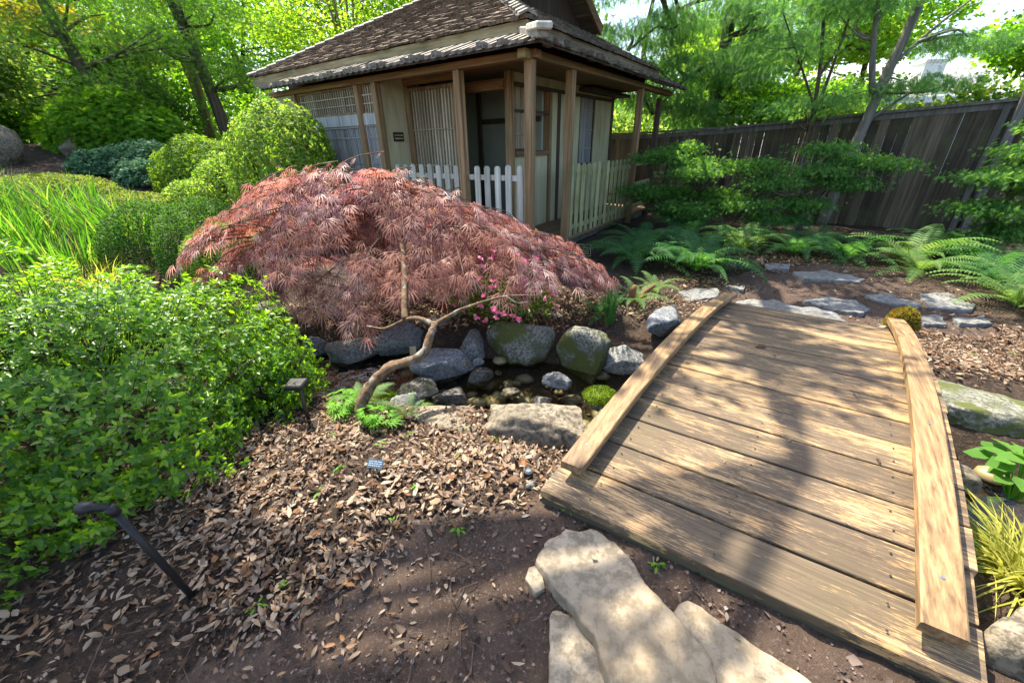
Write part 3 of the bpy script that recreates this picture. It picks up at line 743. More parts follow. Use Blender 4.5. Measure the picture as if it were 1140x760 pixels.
# upper part overhanging the gable, with barge boards
def prow(a, b, th, nm, mat, w):
    return MB().beam(a, b, w, th).build(nm, M[mat], roof)
sh = MB()
def shake(mbx, c, du, dn, dw, L, wd, th, tilt):
    c, du, dn, dw = Vector(c), Vector(du), Vector(dn), Vector(dw)
    a = (du*math.cos(tilt)+dn*math.sin(tilt)*-1).normalized(); nn = dw.cross(a); 
    if nn.dot(dn) < 0: nn = -nn
    p = c
    lo, hi = p, p+a*L
    r = dw*wd/2; t = nn*th
    mbx.hexa([lo-r, lo+r, hi+r, hi-r, lo-r+t, lo+r+t, hi+r+t*.4, hi-r+t*.4])
ang = math.atan(SL)
def course(mbx, side):
    ex = .125; i = 0
    span = (UM-U0)/math.cos(ang)
    while i*ex < span:
        d = i*ex*math.cos(ang); z = Z0+SL*d
        if side == 'f': lo, hi = (V0 if d < VG-V0 else VO)+(d if d < VG-V0 else 0), V1-d
        else:
            if d > VG-V0-.02: break
            lo, hi = U0+d, U1-d
        a = lo-.03
        while a < hi+.03:
            wd = R_.uniform(.09, .19); cc = a+wd/2
            L = .25+R_.uniform(-.02,.02); off = R_.uniform(-.022, .022)-.05
            th = R_.uniform(.024,.046)
            if side == 'f':
                shake(mbx, (U0+d+off, cc, z+off*SL+.008+R_.uniform(0,.012)), (math.cos(ang),0,math.sin(ang)), (-math.sin(ang),0,math.cos(ang)), (0,1,0), L, wd-.006, th, R_.uniform(.06,.12))
            else:
                shake(mbx, (cc, V0+d+off, z+off*SL+.008+R_.uniform(0,.012)), (0,math.cos(ang),math.sin(ang)), (0,-math.sin(ang),math.cos(ang)), (1,0,0), L, wd-.006, th, R_.uniform(.06,.12))
            a += wd
        i += 1
course(sh, 'f'); sh.build('shakes', M['shake'], roof)
sh = MB(); course(sh, 's'); sh.build('shakes', M['shakex'], roof)
# hip caps
def caps(a, b, n):
    mbx = MB(); a, b = Vector(a), Vector(b); d = (b-a).normalized(); side = Vector((d.y, -d.x, 0)).normalized()
    for i in range(n):
        p = a+(b-a)*i/n; q = p+d*((b-a).length/n*1.35)
        for s in (-1, 1):
            o = side*s*.075; w = R_.uniform(-.008,.008)
            mbx.hexa([p+Vector((0,0,.045+w)), p+o*1.5+Vector((0,0,-.0+w)), q+o*1.5+Vector((0,0,-.035)), q+Vector((0,0,.015)),
                      p+Vector((0,0,.075+w)), p+o*1.5+Vector((0,0,.03+w)), q+o*1.5+Vector((0,0,.0)), q+Vector((0,0,.045))])
    mbx.build('hip_caps', M['batten'], roof)
caps((U0-.05,V0-.05,Z0+.0), (U0+VG-V0,VG,ZG), 9)
caps((U0-.05,V1+.05,Z0+.0), (UM,VL,ZR), 18)
# fascias below the shakes
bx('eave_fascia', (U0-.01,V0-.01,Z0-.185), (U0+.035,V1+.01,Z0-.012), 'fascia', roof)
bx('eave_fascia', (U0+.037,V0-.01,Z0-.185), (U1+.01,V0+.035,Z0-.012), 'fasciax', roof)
bx('soffit', (U0+.04,V0+.04,Z0-.10), (U1,V1,Z0-.06), 'beamx', roof, 0)
bx('upper_wall', (.36,.36,2.62), (5.1,6.0,2.86), 'darkwood', roof, 0)
# barge boards and overhang of the gable
gz0 = Z0+SL*(U0+VG-V0-U0)
for s in (-1, 1):
    foot = (UM+s*(UM-(U0+VG-V0)+.12), VO, ZG-.05); top = (UM+s*.01, VO, ZR+.0)
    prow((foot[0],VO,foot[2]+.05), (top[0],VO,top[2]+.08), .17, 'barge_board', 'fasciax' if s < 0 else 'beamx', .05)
    m_ = MB(); m_.hexa([(foot[0],VO+.03,foot[2]+.0),(top[0],VO+.03,top[2]),(top[0],VG+.3,top[2]),(foot[0],VG+.3,foot[2]),
                        (foot[0],VO+.03,foot[2]+.07),(top[0],VO+.03,top[2]+.07),(top[0],VG+.3,top[2]+.07),(foot[0],VG+.3,foot[2]+.07)])
    m_.build('gable_overhang', M['shakex'], roof)
rc = MB(); y = VO
while y < VL: rc.box((UM-.13,y,ZR+.05), (UM+.13,y+.28,ZR+.11+R_.uniform(0,.02))); y += .285
rc.build('ridge_caps', M['batten'], roof)
# lower roof: boards with battens running down the slope
EU, ZE, IU, ZI = -.33, 2.575, .34, 2.80
def lowplane():
    m_ = MB(); th = .03
    m_.hexa([(EU,EU,ZE),(EU,5.75,ZE),(IU,5.75,ZI),(IU,IU,ZI),(EU,EU,ZE+th),(EU,5.75,ZE+th),(IU,5.75,ZI+th),(IU,IU,ZI+th)])
    m_.hexa([(EU,EU,ZE-.001),(IU,IU,ZI-.001),(5.75,IU,ZI),(5.75,EU,ZE),(EU,EU,ZE+th-.001),(IU,IU,ZI+th-.001),(5.75,IU,ZI+th),(5.75,EU,ZE+th)])
    return m_.build('lower_roof', M['darkwood'], hs)
low = lowplane()
bt = MB(); v = EU+.06; LA = math.atan2(ZI-ZE, IU-EU)
while v < 5.7:
    w = R_.uniform(.05,.075); u1 = IU if v > IU else max(v, EU+.12); e = EU-R_.uniform(.02,.06)
    zz = lambda u: ZE+.031+(u-EU)*math.tan(LA)
    h = R_.uniform(.03,.045)
    bt.hexa([(e,v-w/2,zz(e)),(e,v+w/2,zz(e)),(u1,v+w/2,zz(u1)),(u1,v-w/2,zz(u1)),(e,v-w/2,zz(e)+h),(e,v+w/2,zz(e)+h),(u1,v+w/2,zz(u1)+h),(u1,v-w/2,zz(u1)+h)])
    if R_.random() < .6:
        bt.box((e+.0,v-w/2-.02,zz(e)+.012), (e+.2,v+w/2+.02,zz(e)+h+.035))
    v += R_.uniform(.135,.165)
bt.build('roof_battens', M['batten'], low)
bt = MB(); u = EU+.06
while u < 5.75:
    w = R_.uniform(.06,.12); v1 = IU if u > IU else max(u, EU+.12); e = EU-R_.uniform(.0,.05); h = R_.uniform(.02,.045)
    zz = lambda v_: ZE+.031+(v_-EU)*math.tan(LA)
    bt.hexa([(u-w/2,e,zz(e)),(u+w/2,e,zz(e)),(u+w/2,v1,zz(v1)),(u-w/2,v1,zz(v1)),(u-w/2,e,zz(e)+h),(u+w/2,e,zz(e)+h),(u+w/2,v1,zz(v1)+h),(u-w/2,v1,zz(v1)+h)])
    if R_.random() < .55: bt.box((u-w/2-.015,e-.015,zz(e)+.01), (u+w/2+.015,e+R_.uniform(.08,.2),zz(e)+h+R_.uniform(.02,.04)))
    u += w+R_.uniform(.0,.03)
bt.build('roof_battens', M['shakex'], low)
hc = MB(); hc.beam((EU-.12,EU-.12,ZE+.05), (IU,IU,ZI+.06), .13, .10); hc.build('hip_beam', M['batten'], low, bevel=.012)
hc = MB(); hc.beam((EU-.16,EU-.16,ZE+.10), (EU+.22,EU+.22,ZE+.19), .17, .07); hc.build('hip_end_cap', M['picketw'], low, bevel=.015)

# picket fences between the porch posts
def pickets(a, b, plane, step, w, z0, z1, mat, label):
    t = thing('picket_fence', label, 'picket fence', (HX, HY, 0), AU, None)
    n = int((b-a)/step); m_ = MB()
    for i in range(n):
        c = a+step*(i+.5); c += R_.uniform(-.006,.006); zt = z1+R_.uniform(-.012,.012); th = .009
        pts = [(-w/2, z0), (w/2, z0), (w/2, zt-.03), (w*.28, zt), (-w*.28, zt), (-w/2, zt-.03)]
        n0 = len(m_.v)
        for o in (-th, th):
            for (p, z) in pts: m_.v.append((o, c+p, z) if plane == 'u' else (c+p, o, z))
        m_.f.append(tuple(n0+k for k in range(6))); m_.f.append(tuple(n0+11-k for k in range(6)))
        for k in range(6): m_.f.append((n0+k, n0+6+k, n0+6+(k+1) % 6, n0+(k+1) % 6))
    m_.build('picket_panel', M[mat], t)
    for z in (z0+.18, z1-.16):
        r_ = MB()
        if plane == 'u': r_.box((.013, a, z-.035), (.05, b, z+.035))
        else: r_.box((a, .013, z-.035), (b, .05, z+.035))
        r_.build('fence_rail', M[mat], t)
pickets(.07, 1.07, 'u', .185, .092, .26, 1.345, 'picketw', 'short weathered white picket fence between the two front porch posts')
pickets(1.21, 2.80, 'u', .185, .092, .26, 1.345, 'picketw', 'long weathered white picket fence before the lattice door, behind the red maple')
pickets(1.12, 3.84, 'v', .2, .10, .17, 1.31, 'picketg', 'yellow green mossy picket fence along the shaded side of the porch')
gt = thing('rail_gate', 'open dark three rail barrier between the last porch post and the board fence', 'barrier', (HX, HY, 0), AU)
for z in (.35,.8,1.2): MB().box((3.965,-.02,z-.04), (5.04,.02,z+.04)).build('rail', M['picketg'], gt)
# sign at the foundation
sg = thing('name_plate', 'small black name plate with gold border at the foot of the tea house', 'sign', (1.10,5.93,.02), rad(-15))
MB().box((-.105,-.008,.06), (.105,.008,.235)).build('plate', M['plaque'], sg)
k = MB()
for a in ((-.105,.06,.105,.066),(-.105,.229,.105,.235),(-.105,.066,-.099,.229),(.099,.066,.105,.229)): k.box((a[0],-.0105,a[1]), (a[2],-.0085,a[3]))
for z in (.19,.16,.13,.10):
    u = -.08
    while u < .075:
        w = R_.uniform(.004,.012); k.box((u,-.0105,z-.006), (u+w,-.0085,z+.006)); u += w+R_.choice([.003,.004,.01])
k.build('lettering', M['gold'], sg)
MB().box((-.02,.009,-.06), (.02,.025,.2)).build('stake', M['black'], sg)

# ------------------------------------------------------------------ board fence
FU = 6.05
fx, fy = hw(FU, 0)
fe = thing('board_fence', 'tall weathered dark board fence with capped top behind the ferns', 'fence', (fx, fy, 0), AU+math.pi/2)
def ftop(v): return 1.80-.062*v if v < 0 else 1.80+.02*v
m_ = MB(); v = -11.0
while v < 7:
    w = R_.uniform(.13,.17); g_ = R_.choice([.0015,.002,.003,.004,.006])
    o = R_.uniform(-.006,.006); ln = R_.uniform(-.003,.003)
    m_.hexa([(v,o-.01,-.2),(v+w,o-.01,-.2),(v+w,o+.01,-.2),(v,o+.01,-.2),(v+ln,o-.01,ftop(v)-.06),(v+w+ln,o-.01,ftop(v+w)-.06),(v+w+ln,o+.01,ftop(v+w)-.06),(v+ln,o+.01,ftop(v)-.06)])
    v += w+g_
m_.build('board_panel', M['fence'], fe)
for v0 in np.arange(-11, 7, 2.4):
    MB().beam((v0,0,ftop(v0)-.035), (v0+2.4,0,ftop(v0+2.4)-.035), .16, .045).build('cap_rail', M['fencepost'], fe)
    MB().beam((v0,.0,ftop(v0)-.11), (v0+2.4,0,ftop(v0+2.4)-.11), .05, .09).build('top_rail', M['fencepost'], fe)
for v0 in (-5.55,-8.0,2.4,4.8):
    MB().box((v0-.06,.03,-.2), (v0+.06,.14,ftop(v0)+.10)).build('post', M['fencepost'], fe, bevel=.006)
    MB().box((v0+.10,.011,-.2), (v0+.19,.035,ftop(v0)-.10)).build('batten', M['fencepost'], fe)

# ------------------------------------------------------------------ foliage tools
LEAF2 = (np.array([(0,0,0),(.26,.45,.07),(0,1,-.06),(-.26,.45,.07)]), np.array([(0,1,2),(0,2,3)]))
LEAFW = (np.array([(0,0,0),(.4,.42,.07),(0,1,-.08),(-.4,.42,.07)]), np.array([(0,1,2),(0,2,3)]))
LEAF4 = (np.array([(0,0,0),(.17,.28,.05),(.2,.62,.04),(0,1,-.1),(-.2,.62,.04),(-.17,.28,.05),(0,.45,-.02)]),
         np.array([(0,1,6),(1,2,6),(2,3,6),(3,4,6),(4,5,6),(5,0,6)]))
LEAF4B = (LEAF4[0]*np.array([2.0,1,1]), LEAF4[1])
def palmate(nl=7, w=.055, spread=2.0, droop=.35):
    v, f = [], []
    for i in range(nl):
        a = (i/(nl-1)-.5)*spread; L = 1-.35*abs(i/(nl-1)-.5)*2
        d = np.array([math.sin(a), math.cos(a)]); n = np.array([d[1], -d[0]]); b = len(v)
        for t, ww in ((.0, .3), (.35, 1), (.7, .7)):
            z = -droop*(t*L)**2
            for s in (-1, 1): v.append((d[0]*t*L+n[0]*w*ww*s, d[1]*t*L+n[1]*w*ww*s, z))
        v.append((d[0]*L, d[1]*L, -droop*L*L)); 
        f += [(b,b+1,b+3),(b,b+3,b+2),(b+2,b+3,b+5),(b+2,b+5,b+4),(b+4,b+5,b+6)]
    # join lobes at the base so that one leaf is one island
    f += [(i*7, ((i+1) % nl)*7, i*7+1) for i in range(nl-1)]
    return np.array(v), np.array(f)
PALM = palmate(7, .027, 2.1, .42)
PALML = palmate(7, .06, 2.2, .3)
PALMW = palmate(7, .075, 2.6, .25)
SPRAY = palmate(5, .10, 1.5, .15)
def feather(n=7, w=.26, droop=.12, pw=.05):
    v = [(-.008,0,0),(.008,0,0),(0,1,-droop)]; f = [(0,1,2)]
    for i in range(n):
        t = .1+.85*i/n; L = w*(1-.75*t)*(.6+.4*min(1, t*5)); z = -droop*t*t
        for s_ in (-1, 1):
            b = len(v); v += [(0,t-pw*.6,z),(0,t+pw*.6,z),(s_*L,t+L*.75,z-.10*L)]; f.append((b,b+1,b+2)); f.append((0,1,b))
    return np.array(v, float), np.array(f)
FEATHER = feather(); FAN = feather(6, .5, .10, .10)
def unit(a): return a/np.maximum(np.linalg.norm(a, axis=-1, keepdims=True), 1e-9)
def place(tmpl, pos, ydir, up, size):
    tv, tf = tmpl; yd = unit(ydir); xd = unit(np.cross(yd, up)); zd = np.cross(xd, yd)
    s = np.asarray(size)[:, None, None]
    V = pos[:, None, :] + s*(tv[None, :, 0:1]*xd[:, None, :] + tv[None, :, 1:2]*yd[:, None, :] + tv[None, :, 2:3]*zd[:, None, :])
    F = tf[None]+(np.arange(len(pos))*len(tv))[:, None, None]
    return V.reshape(-1, 3), F.reshape(-1, tf.shape[1])
def cat_(parts):
    V, F, n = [], [], 0
    for v, f in parts: V.append(v); F.append(f+n); n += len(v)
    return np.concatenate(V), np.concatenate(F)
def rdir(n, r=RN): return unit(r.normal(size=(n, 3)))

def fuzzy(center, radii, n, seed, depth=.25, lump=.14, lfreq=2.2, zmin=-.3):
    """points and normals through the outer shell of a lumpy ellipsoid"""
    r = np.random.default_rng(seed); d = rdir(int(n*1.6), r); d = d[d[:, 2] > zmin][:n]; n = len(d)
    off = Vector(r.uniform(-30, 30, 3))
    lp = np.array([noise.noise(Vector(q)*lfreq+off)+.5*noise.noise(Vector(q)*lfreq*2.7+off) for q in d])
    s = (1+lump*lp)*(1-depth*r.random(n)**1.7)
    P = d*s[:, None]*np.array(radii)+np.array(center)
    N = unit(d/np.array(radii))
    return P, N
def bush(name, label, cat, base, radii, n, size, mat, seed, group=None, tmpl=LEAF2, depth=.25, lump=.14, czf=.35, up=.5, zmin=-.3, stems=True, lfreq=2.2, bark='bark', jit=.9, whorl=0, twigs=0):
    x, y = base[0], base[1]; z = Hs(x, y) if len(base) < 3 else base[2]
    t = thing(name, label, cat, (x, y, z), 0, group)
    r = np.random.default_rng(seed+99)
    P, N = fuzzy((0, 0, radii[2]*czf), radii, n, seed, depth, lump, lfreq, zmin)
    k = P[:, 2] > .015; P, N = P[k], N[k]; n = len(P)
    tipP, tipN = P, N
    if whorl:
        a = np.cross(N, rdir(n, r)); a = unit(a); b = np.cross(N, a); W_ = unit(N+rdir(n, r)*.45)
        ang_ = (np.arange(whorl)*2*np.pi/whorl)[None, :]+r.uniform(0, 6.28, (n, 1))+r.normal(size=(n, whorl))*.25
        T = a[:, None]*np.cos(ang_)[..., None]+b[:, None]*np.sin(ang_)[..., None]
        YD = T+W_[:, None]*r.uniform(.1, .95, (n, whorl, 1)); UPv = W_[:, None]-T*.35+r.normal(size=(n, whorl, 3))*.2
        Pw = P[:, None]-W_[:, None]*r.uniform(0, size*.9, (n, whorl, 1))
        yd = unit(YD.reshape(-1, 3)); upv = UPv.reshape(-1, 3); P = Pw.reshape(-1, 3); n = len(P)
    else:
      yd = unit(N*.6+rdir(n, r)*jit+np.array([0, 0, .15])); upv = unit(N*.5+np.array([0, 0, up])+rdir(n, r)*.5)
    V, F = place(tmpl, P, yd, upv, size*r.uniform(.65, 1.25, n))
    mesh_np('foliage', V, F, M[mat], t)
    if stems:
        m_ = MB()
        for i in r.choice(len(tipP), min(twigs, len(tipP)), replace=False):
            q1 = tipP[i]; q0 = q1*np.array([.72, .72, .6]); m_.tube([tuple(q0), tuple((q0+q1)/2+r.normal(size=3)*.015), tuple(q1)], [.0035, .0028, .0018], 4)
        for i in range(11):
            a = r.uniform(0, 6.28); q = r.uniform(.35, .8)
            e = np.array([math.cos(a)*radii[0]*q, math.sin(a)*radii[1]*q, radii[2]*(czf+.55*r.random())])
            s0 = np.array([math.cos(a)*radii[0]*.12, math.sin(a)*radii[1]*.12, -.03])
            md = s0*.45+e*.55+np.array([r.normal()*.05, r.normal()*.05, -.1*radii[2]])
            m_.tube(curve([s0, md, e], 7), np.linspace(.018, .005, 7)*max(1, radii[2]), 5)
        m_.build('stems', M[bark], t, smooth=True)
    return t

# ------------------------------------------------------------------ shrubs and ground plants
bush('azalea_bush', 'large sprawling leafy green azalea bush beside the path lamp', 'bush', (-2.62,1.98,0), (1.24,1.16,.92), 9300, .037, 'shrub', 1, tmpl=LEAF4, depth=.36, lump=.30, czf=.12, zmin=-.12, lfreq=3.2, whorl=6, twigs=900)
bush('azalea_bush', 'low leafy shoots reaching from the big azalea bush toward the stake lamp', 'bush', (-1.66,2.32), (.34,.34,.46), 750, .036, 'shrub', 2, tmpl=LEAF4, depth=.5, lump=.3, whorl=6, twigs=120)
bush('clipped_shrub', 'dark clipped ball shrub, first from the iris leaves', 'shrub', (-4.72,5.35), (.55,.52,.62), 9000, .035, 'box', 3, 'clipped ball shrubs', depth=.12, lump=.05)
bush('clipped_shrub', 'tallest clipped ball shrub, touching the maple and the dark ball', 'shrub', (-3.78,5.05), (.56,.52,.70), 9000, .035, 'box', 4, 'clipped ball shrubs', depth=.12, lump=.05)
bush('clipped_shrub', 'low clipped shrub squeezed between the tall ball and the maple', 'shrub', (-3.25,4.6), (.52,.42,.52), 7000, .035, 'azmid', 5, 'clipped ball shrubs', depth=.12, lump=.06)
bush('azalea_bush', 'tall pale yellow green azalea in front of the tea house wing', 'bush', (-3.85,7.5,.05), (.92,.8,1.18), 3600, .062, 'azpale', 6, whorl=6, depth=.3, lump=.16, czf=.95, zmin=-.75)
bush('azalea_bush', 'pale green azalea mound behind the clipped balls', 'bush', (-6.3,9.0), (1.0,.8,.85), 1900, .06, 'azmid', 7, whorl=6, depth=.22, lump=.12)
bush('azalea_bush', 'small rounded azalea mound in front of the larger pale one', 'bush', (-5.6,7.5), (.5,.45,.5), 4500, .05, 'azpale', 8, depth=.2, lump=.1)
bush('azalea_bush', 'azalea mound filling the slope beside the tall pale azalea', 'bush', (-5.2,8.2), (.8,.7,.8), 6000, .055, 'azpale', 81, depth=.2, lump=.1)
for i, (x, y, rx, ry, h, l) in enumerate([(-8.3,10.0,.85,.7,.50,'spreading blue green juniper, tallest of the junipers'),(-9.0,9.7,.6,.5,.34,'low blue green juniper next to the brown boulder'),(-7.7,9.3,.6,.5,.32,'low blue green juniper beside the pale azalea mound')]):
    bush('juniper', l, 'juniper', (x, y), (rx, ry, h), 6000, .07, 'juniper', 20+i, 'blue junipers', tmpl=SPRAY, depth=.3, lump=.22, up=1)
bush('laceleaf_maple', 'low mounded green laceleaf maple behind the junipers', 'maple', (-9.7,11.2), (1.7,.9,1.05), 9000, .13, 'lacegreen', 26, tmpl=PALML, depth=.35, lump=.2, up=1)
bush('ground_cover_mound', 'flat yellow green ground cover above the iris leaves', 'ground cover', (-8.0,7.4), (1.1,.8,.30), 6000, .05, 'cover', 27, depth=.25, lump=.12, stems=False)
bush('ground_cover_mound', 'yellow green ground cover mat between iris and junipers', 'ground cover', (-6.6,7.3), (1.0,.7,.28), 5000, .05, 'cover', 28, depth=.25, lump=.12, stems=False)
bush('ground_cover_mound', 'glossy low ground cover between the big azalea and the clipped balls', 'ground cover', (-4.3,3.9), (1.1,.7,.36), 1900, .055, 'shrub', 29, whorl=6, depth=.35, lump=.15, stems=False)

def blades(name, label, cat, base, n, h, spread, w, mat, seed, arch_=.5, group=None, hvar=.3):
    r = np.random.default_rng(seed); z = Hs(*base); V, F = [], []
    seg = 5
    for i in range(n):
        a = r.uniform(0, 6.28); q = spread*math.sqrt(r.random()); bx_, by_ = q*math.cos(a), q*math.sin(a)
        a2 = a+r.normal()*.9; L = h*r.uniform(1-hvar, 1.1); b = arch_*r.uniform(.2, 1.3); ww = w*r.uniform(.7,1.2)
        side = np.array([-math.sin(a2+r.normal()*.6), math.cos(a2), 0]); n0 = len(V)
        for k in range(seg+1):
            t = k/seg; rr = L*b*t*t; zz = L*(t-.42*b*t**2.6)
            c = np.array([bx_+rr*math.cos(a2), by_+rr*math.sin(a2), max(zz, .01)]); wd = ww*(1-t**2.2)*.5+.0008
            V.append(c-side*wd); V.append(c+side*wd)
        for k in range(seg): F.append((n0+2*k, n0+2*k+1, n0+2*k+3, n0+2*k+2))
    o = mesh_np(name, np.array(V), np.array(F), M[mat]); o.location = (base[0], base[1], z)
    return tag(o, label, cat, group)
for i, (x, y, l) in enumerate([(-7.4,5.9,'iris clump of long bright blades at the outer edge of the bed'),(-6.6,6.2,'tall iris clump next to the yellow ground cover'),(-6.3,5.2,'iris clump just behind the tips of the big azalea'),(-5.5,5.7,'iris clump leaning toward the dark clipped ball'),(-7.1,5.0,'iris clump low behind the big azalea'),(-5.6,4.9,'short iris clump beside the golden grass')]):
    blades('iris_clump', l, 'iris', (x, y), 190, .82 if i < 4 else .66, .42, .020, 'iris', 40+i, .45, 'iris leaves by the clipped shrubs')
blades('golden_grass', 'arching straw coloured grass between the iris and the big azalea', 'grass tuft', (-5.0,4.6), 260, .62, .28, .010, 'sedge', 50, 1.0)
blades('golden_grass', 'pale striped grass drooping by the near downstream boulder', 'grass tuft', (2.05,1.0), 300, .30, .10, .008, 'sedge', 51, 1.25)
blades('grass_tuft', 'green grass tuft under the pink flowers on the far bank', 'grass tuft', (-.05,3.85), 60, .3, .16, .012, 'iris', 52, .7)
blades('grass_tuft', 'tall narrow green leaves beside the rounded mossy rock', 'grass tuft', (.93,3.5), 26, .42, .05, .02, 'fern', 53, .35)
blades('grass_tuft', 'small grass tuft below the maple joint on the far bank', 'grass tuft', (-.55,4.0), 50, .28, .14, .012, 'iris', 54, .7)

def tuftmoss(name, label, base, radii, n, mat, seed, z=None, size=.02):
    r = np.random.default_rng(seed); P, N = fuzzy((0,0,0), radii, n, seed, .06, .12, 3, .02)
    V, F = place(LEAF2, P, unit(N+rdir(len(P), r)*.45), rdir(len(P), r), size*r.uniform(.6,1.3,len(P)))
    v, f = rock_verts(seed, 3, .1, 0); v = v*np.array(radii)*.97; v[:, 2] = np.maximum(v[:, 2], -.01)
    V, F = cat_([(V, F), (v, f)])
    o = mesh_np(name, V, F, M[mat]); o.location = (base[0], base[1], Hs(*base) if z is None else z); return tag(o, label, 'moss')
tuftmoss('moss_cushion', 'bright moss cap on the stone next to the bridge', (.66,2.52), (.125,.115,.06), 2600, 'moss', 60, W0+.055, .014)
tuftmoss('moss_cushion', 'bright green moss cushion near the crooked trunk', (-1.05,2.63), (.22,.14,.07), 3600, 'moss', 61, Hs(-1.05,2.63)+.06, .018)
tuftmoss('moss_cushion', 'dome of moss behind the trunk at the stream edge', (-.72,2.50), (.12,.1,.06), 1500, 'moss', 65, Hs(-.72,2.5)+.03, .014)
tuftmoss('moss_mat', 'yellow green moss mat on the boulder downstream of the bridge', (2.13,1.24), (.23,.15,.06), 3600, 'moss', 62, Hs(2.15,1.22)+.14, .014)
tuftmoss('moss_clump', 'rusty green moss clump sitting at the far end of the downstream rail', (3.42,3.17), (.11,.10,.17), 3000, 'mossrust', 63, .10, .022)

for i, (p, q) in enumerate((((.185,.865),(.30,.63)),((.575,.80),(.61,.66)))):
    r = np.random.default_rng(90+i); n = 1500; t = r.random(n); P = np.stack([p[0]+(q[0]-p[0])*t+r.normal(size=n)*.007, p[1]+(q[1]-p[1])*t+r.normal(size=n)*.007, .018+.025*r.random(n)], -1)
    V, F = place(LEAF2, P, rdir(n, r)+np.array([0,0,1.]), rdir(n, r), .010*r.uniform(.6,1.3,n)); o = mesh_np('moss_seam', V, F, M['moss'])
    tag(o, ['thin line of moss in the joint of the narrow sandstone slab', 'moss line between the largest slab and the one by the bridge'][i], 'moss')

# ------------------------------------------------------------------ ferns
def frond(L, seed, w=.165, pale=False):
    r = np.random.default_rng(seed); V, F = [], []; n = 26; lift = r.uniform(.5,.95); 
    pts = []
    for k in range(n+1):
        t = k/n; a = lift*1.15-(lift*1.15+.55)*t**1.3
        pts.append(np.array([0, 0, 0]) if k == 0 else pts[-1]+np.array([0, math.cos(a), math.sin(a)])*L/n)
    for k in range(3, n+1):
        t = k/n; wd = L*w*math.sin(math.pi*min(1, (t*.93+.07))**.75)*(1.0 if t > .2 else .75)+.006
        c = pts[k]; d = unit(pts[min(k+1, n)]-pts[k-1]); nrm = np.cross(np.array([1.,0,0]), d)
        for s in (-1, 1):
            o = unit(np.array([s, 0, 0])+d*.33-nrm*.0); n0 = len(V); hw_ = L/n*.34
            droop = np.array([0, 0, -.16*wd])*r.uniform(.4,1.6)
            m = c+o*wd*.5+droop*.2+nrm*.015*L
            V += [c-d*hw_, c+d*hw_*.9, m+d*hw_*.95, m-d*hw_*.75, c+o*wd+droop]
            F += [(n0,n0+1,n0+2),(n0,n0+2,n0+3),(n0+3,n0+2,n0+4)]
    m_ = MB().tube([tuple(p) for p in pts], list(np.linspace(.006,.0015,n+1)), 4)
    V = np.array(V); F = np.array(F)
    if True:
        # stem quads as triangles so that the frond is one mesh
        sv = np.array(m_.v); sf = []
        for f in m_.f:
            for i in range(1, len(f)-1): sf.append((f[0], f[i], f[i+1]))
        V, F = cat_([(V, F), (sv, np.array(sf))])
    ob = mesh_np('frond', V, F, M['fernpale' if pale else 'fern']); me = ob.data; bpy.data.objects.remove(ob); return me
FR = [frond(1.0, s) for s in range(5)]; FRP = [frond(1.0, s+20, .17, True) for s in range(4)]
def fern(x, y, L, n, label, seed, pale=False, z=None, lean=0, group='sword ferns'):
    r = random.Random(seed); z = Hs(x, y) if z is None else z
    t = thing('fern', label, 'fern', (x, y, z), r.uniform(0, 6), group)
    for i in range(n):
        o = bpy.data.objects.new('frond', r.choice(FRP if pale else FR)); COL.objects.link(o); o.parent = t
        k = L*r.uniform(.72,1.08); o.scale = (k*r.uniform(.85,1.1), k, k)
        o.rotation_euler = (r.uniform(-.28,.32), r.uniform(-.25,.25), 2*math.pi*(i+r.uniform(-.3,.3))/n)
        o.location = (0,0,.02)
    return t
FERNS = [(1.75,5.55,.85,17,'dark green fern under the mossy picket fence'),(2.45,5.15,.95,22,'largest dark green fern, spreading onto the path'),
 (2.75,5.9,.85,16,'fern behind the largest one, under the low cypress'),(2.1,6.3,.8,14,'fern in the deep shade by the last porch post'),
 (3.6,6.2,.8,16,'fern in front of the layered cypress trunk'),(4.3,6.0,.75,16,'fern by the sunlit patch of soil at the fence foot'),
 (4.85,5.7,.8,17,'fern before the middle of the board fence'),(5.5,5.35,.8,18,'pale fern catching sun before the fence boards'),
 (6.1,4.9,.8,17,'fern next to the tall fence post, in the long fern row'),(6.6,4.2,.75,16,'fern below the cypress at the end of the fence row'),
 (5.7,4.35,.75,16,'fern at the corner where the path meets the fern row'),(5.15,3.75,.72,18,'sunlit fern overhanging the broad stepping stone'),
 (5.6,3.2,.65,14,'fern beyond the litter, past the last flat stone'),(5.2,4.9,.65,14,'small fern tucked inside the long fern row'),
 (5.0,6.5,.75,14,'fern hard against the foot of the fence behind the sunlit one'),(6.3,5.7,.75,14,'fern close to the fence boards at the foot of the tall post'),
 (3.1,6.9,.75,14,'shaded fern behind the cypress corner clump'),(4.0,6.9,.7,14,'fern peeping out under the bright tipped cypress')]
for i, f in enumerate(FERNS): fern(f[0], f[1], f[2]*1.12, f[3]+2, f[4], seed=100+i, pale=i in (4, 7, 11, 13))
fern(1.28,3.86,.42,9,'light green fern with rusty stems above the rounded mossy rock',130,True,group='small stream ferns')
fern(1.62,4.25,.40,8,'light green fern behind the rusty stemmed one',131,True,group='small stream ferns')
fern(.85,3.60,.38,9,'green fern between the maple tips and the triangular boulder',132,group='small stream ferns')
fern(-.98,2.22,.28,9,'small lime fern at the foot of the crooked trunk',133,True,group='small stream ferns')
fern(-.68,2.12,.20,7,'tiny lime fern on the bridge side of the trunk foot',134,True,group='small stream ferns')
fern(-1.12,2.45,.30,9,'feathery fern beside the moss cushion',135,True,group='small stream ferns')
fern(2.50,1.55,.26,8,'pale fern frond below the big leaf plant',136,True,group='small stream ferns')
